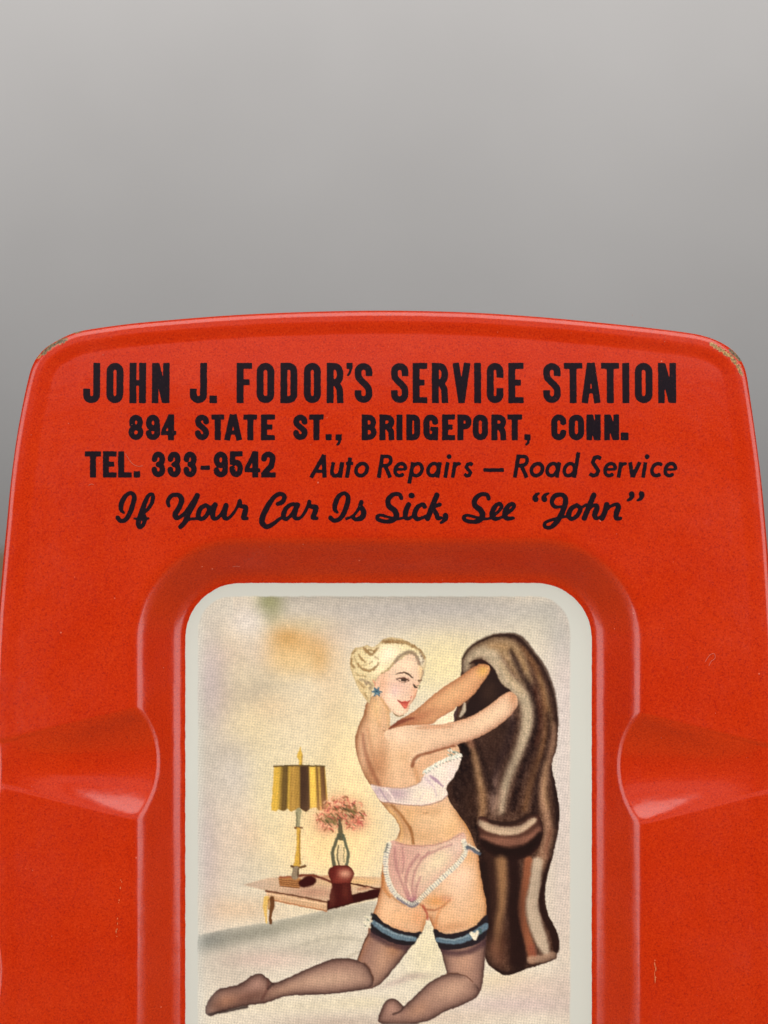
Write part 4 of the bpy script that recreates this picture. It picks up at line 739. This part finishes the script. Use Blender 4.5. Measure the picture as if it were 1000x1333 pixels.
q = np.stack([idx[:-1, :-1], idx[1:, :-1], idx[1:, 1:], idx[:-1, 1:]], -1)[cell]
used = np.zeros(W_*H_, bool); used[q.ravel()] = True; remap = np.cumsum(used) - 1
pv = tloc(QX, QY, pz2).reshape(-1, 3)[used]
me = grid_mesh('picture_panel', pv, remap[q])
lin = srgb2lin(col) * PRINT_GAIN; lin = lin.reshape(-1, 3)[used]
at = me.color_attributes.new('print', 'FLOAT_COLOR', 'POINT'); at.data.foreach_set('color', np.column_stack([lin, pmask.reshape(-1)[used]]).astype(np.float32).ravel())
m, nt, b = mat('litho_print'); pc = pixcoord(nt)
a = N(nt, 'ShaderNodeAttribute', attribute_name='print'); sx = N(nt, 'ShaderNodeSeparateXYZ'); nt.links.new(pc, sx.inputs[0])
def screen(ang, per):
    k = 2*math.pi/per; c_, s_ = math.cos(R(ang))*k, math.sin(R(ang))*k
    u = math_(nt, 'ADD', math_(nt, 'MULTIPLY', sx.outputs[0], c_), math_(nt, 'MULTIPLY', sx.outputs[1], s_))
    v = math_(nt, 'ADD', math_(nt, 'MULTIPLY', sx.outputs[0], -s_), math_(nt, 'MULTIPLY', sx.outputs[1], c_))
    return math_(nt, 'MULTIPLY', math_(nt, 'SINE', u), math_(nt, 'SINE', v))
d1 = screen(38, 5.0); d2 = screen(8, 4.6)
grain = math_(nt, 'SUBTRACT', noise(nt, pc, .55, 1), .5)
dots = math_(nt, 'ADD', math_(nt, 'ADD', math_(nt, 'MULTIPLY', d1, .14), math_(nt, 'MULTIPLY', d2, .05)), math_(nt, 'MULTIPLY', grain, .55))
fac = math_(nt, 'ADD', 1.0, math_(nt, 'MULTIPLY', dots, math_(nt, 'MULTIPLY', a.outputs['Alpha'], .85)))
sc_ = N(nt, 'ShaderNodeVectorMath', operation='SCALE'); nt.links.new(a.outputs['Color'], sc_.inputs[0]); nt.links.new(fac, sc_.inputs['Scale']); nt.links.new(sc_.outputs[0], b.inputs['Base Color'])
b.inputs['Roughness'].default_value = .3; b.inputs['Specular IOR Level'].default_value = .3
bp = N(nt, 'ShaderNodeBump', inp={'Strength': .05, 'Distance': .0001}); nt.links.new(noise(nt, pc, .12, 3), bp.inputs['Height']); nt.links.new(bp.outputs[0], b.inputs['Normal'])
o = link('picture_panel', me, m, tray); o['label'] = 'pale bordered pin-up picture of a blonde woman kneeling with a fur coat beside a lamp'
# ---------------------------------------------------------------- lettering
m, nt, b = mat('black_ink'); pc = pixcoord(nt)
n_ = noise(nt, pc, .3, 3, .7); mr = N(nt, 'ShaderNodeMapRange', inp={1: .60, 2: .72, 3: 0, 4: .8}); nt.links.new(n_, mr.inputs[0])
nt.links.new(mixc(nt, mr.outputs[0], (.012, .007, .011), (.055, .018, .02)), b.inputs['Base Color']); b.inputs['Roughness'].default_value = .26; b.inputs['Specular IOR Level'].default_value = .22
bp = N(nt, 'ShaderNodeBump', inp={'Strength': .10, 'Distance': .0001}); nt.links.new(noise(nt, pc, .16, 2), bp.inputs['Height']); nt.links.new(bp.outputs[0], b.inputs['Normal'])
texts = ['black condensed capitals: JOHN J. FODOR\'S SERVICE STATION', 'black bold capitals: 894 STATE ST., BRIDGEPORT, CONN.', 'black bold telephone number: TEL. 333-9542', 'thin slanted lettering: Auto Repairs - Road Service', 'brush script lettering: If Your Car Is Sick, See "John"']
for k, St in enumerate(line_strokes()):
    fx, fy, F = stroke_field(St, .55)
    V, Q = march(fx, fy, F); z = height(V[:, 0], V[:, 1]) + .30
    co = tloc(V[:, 0], V[:, 1], z)
    me = bpy.data.meshes.new('lettering'); me.from_pydata([tuple(c_) for c_ in co], [], [q_[::-1] for q_ in Q]); me.update()
    me.polygons.foreach_set('use_smooth', np.ones(len(me.polygons), bool))
    o = link('lettering', me, m, tray); o['label'] = texts[k]
# ---------------------------------------------------------------- scuffs, dust and fibres lying on the enamel
def tube(V, Fc, pts, r, n=5):
    pts = [Vector(p) for p in pts]; b0 = len(V)
    for i_, p in enumerate(pts):
        d = (pts[min(i_+1, len(pts)-1)] - pts[max(i_-1, 0)]).normalized(); sd = d.cross(Vector((0, 0, 1))).normalized(); up_ = sd.cross(d)
        rr = r * (.5 if i_ in (0, len(pts)-1) else 1)
        for k in range(n): a_ = 6.2832*k/n; V.append(tuple(p + sd*math.cos(a_)*rr + up_*math.sin(a_)*rr))
        if i_:
            for k in range(n): Fc.append((b0+(i_-1)*n+k, b0+(i_-1)*n+(k+1) % n, b0+i_*n+(k+1) % n, b0+i_*n+k))
def on_tray(x, y, h=.4): return tuple(tloc(np.array(float(x)), np.array(float(y)), height(np.array([float(x)]), np.array([float(y)]))[0] + h))
V, Fc = [], []
for pts in ([(163,590),(168,598),(173,604),(180,607),(186,606)], [(918,862),(924,853),(930,851),(931,857),(926,861),(923,867)], [(300,739),(305,738),(310,739)], [(115,632),(119,630),(122,631)]):
    Q = crom(pts, False, 4); tube(V, Fc, [on_tray(x, y) for x, y in Q], .24*S)
rs = np.random.RandomState(12)
for k in range(260):
    x, y = rs.uniform(10, 995), rs.uniform(412, 1333)
    if IX0-4 < x < IX1+4 and y > IY0-4 and rs.rand() < .8: continue
    if rs.rand() < .25: x, y = rs.uniform(60, 950), rs.uniform(408, 470)
    if edge_dist(np.array([x]), np.array([y]))[0] < 6 and y < 700: continue
    if x < 12 or x > 992: continue
    if y < 470 and (x < 110 or x > 890): continue
    p = Vector(on_tray(x, y, .3)); r = S * (.25 + .5*rs.rand()**5); b0 = len(V)
    for (dx, dy, dz) in ((1,0,0),(0,1,0),(-1,0,0),(0,-1,0),(0,0,1),(0,0,-1)): V.append(tuple(p + Vector((dx, dy*(.6+.8*rs.rand()), dz*.7))*r))
    for f in ((0,1,4),(1,2,4),(2,3,4),(3,0,4),(1,0,5),(2,1,5),(3,2,5),(0,3,5)): Fc.append(tuple(b0+q_ for q_ in f))
me = bpy.data.meshes.new('dust'); me.from_pydata(V, [], Fc); me.update()
m, nt, b = mat('dust_grey'); b.inputs['Base Color'].default_value = (.60, .20, .13, 1); b.inputs['Roughness'].default_value = .9
o = link('dust', me, m); o.rotation_euler = TRAY_ROT; o['kind'] = 'stuff'; o['label'] = 'fine pale dust and fibres lying on the red enamel'; o['category'] = 'dust'
# scuffs along the well's shoulders, with orange glints painted into their colour
V, Fc = [], []
def scuff(x0, y0, x1, y1, wd, seed):
    r_ = np.random.RandomState(seed)
    for k in range(7):
        t = r_.rand(); x = x0 + (x1-x0)*t + wd*(r_.rand()-.5); y = y0 + (y1-y0)*t; l = 1 + 5*r_.rand()**2; w_ = .35 + .5*r_.rand(); b0 = len(V)
        for (dx, dy) in ((-w_, 0), (0, -l), (w_, 0), (0, l)): V.append(on_tray(x+dx, y+dy, .28))
        Fc.append((b0+3, b0+2, b0+1, b0))
scuff(159, 1140, 153, 1180, 2, 1); scuff(153, 1195, 151, 1222, 2.5, 3); scuff(853, 1250, 853, 1276, 2, 4)
me = bpy.data.meshes.new('scuff_glints'); me.from_pydata(V, [], Fc); me.update()
m, nt, b = mat('orange_glint'); b.inputs['Base Color'].default_value = (.80, .26, .10, 1); b.inputs['Metallic'].default_value = .3; b.inputs['Roughness'].default_value = .4  # orange highlight colour for the glints on the scuffs
o = link('scuff_glints', me, m, tray); o['kind'] = 'stuff'
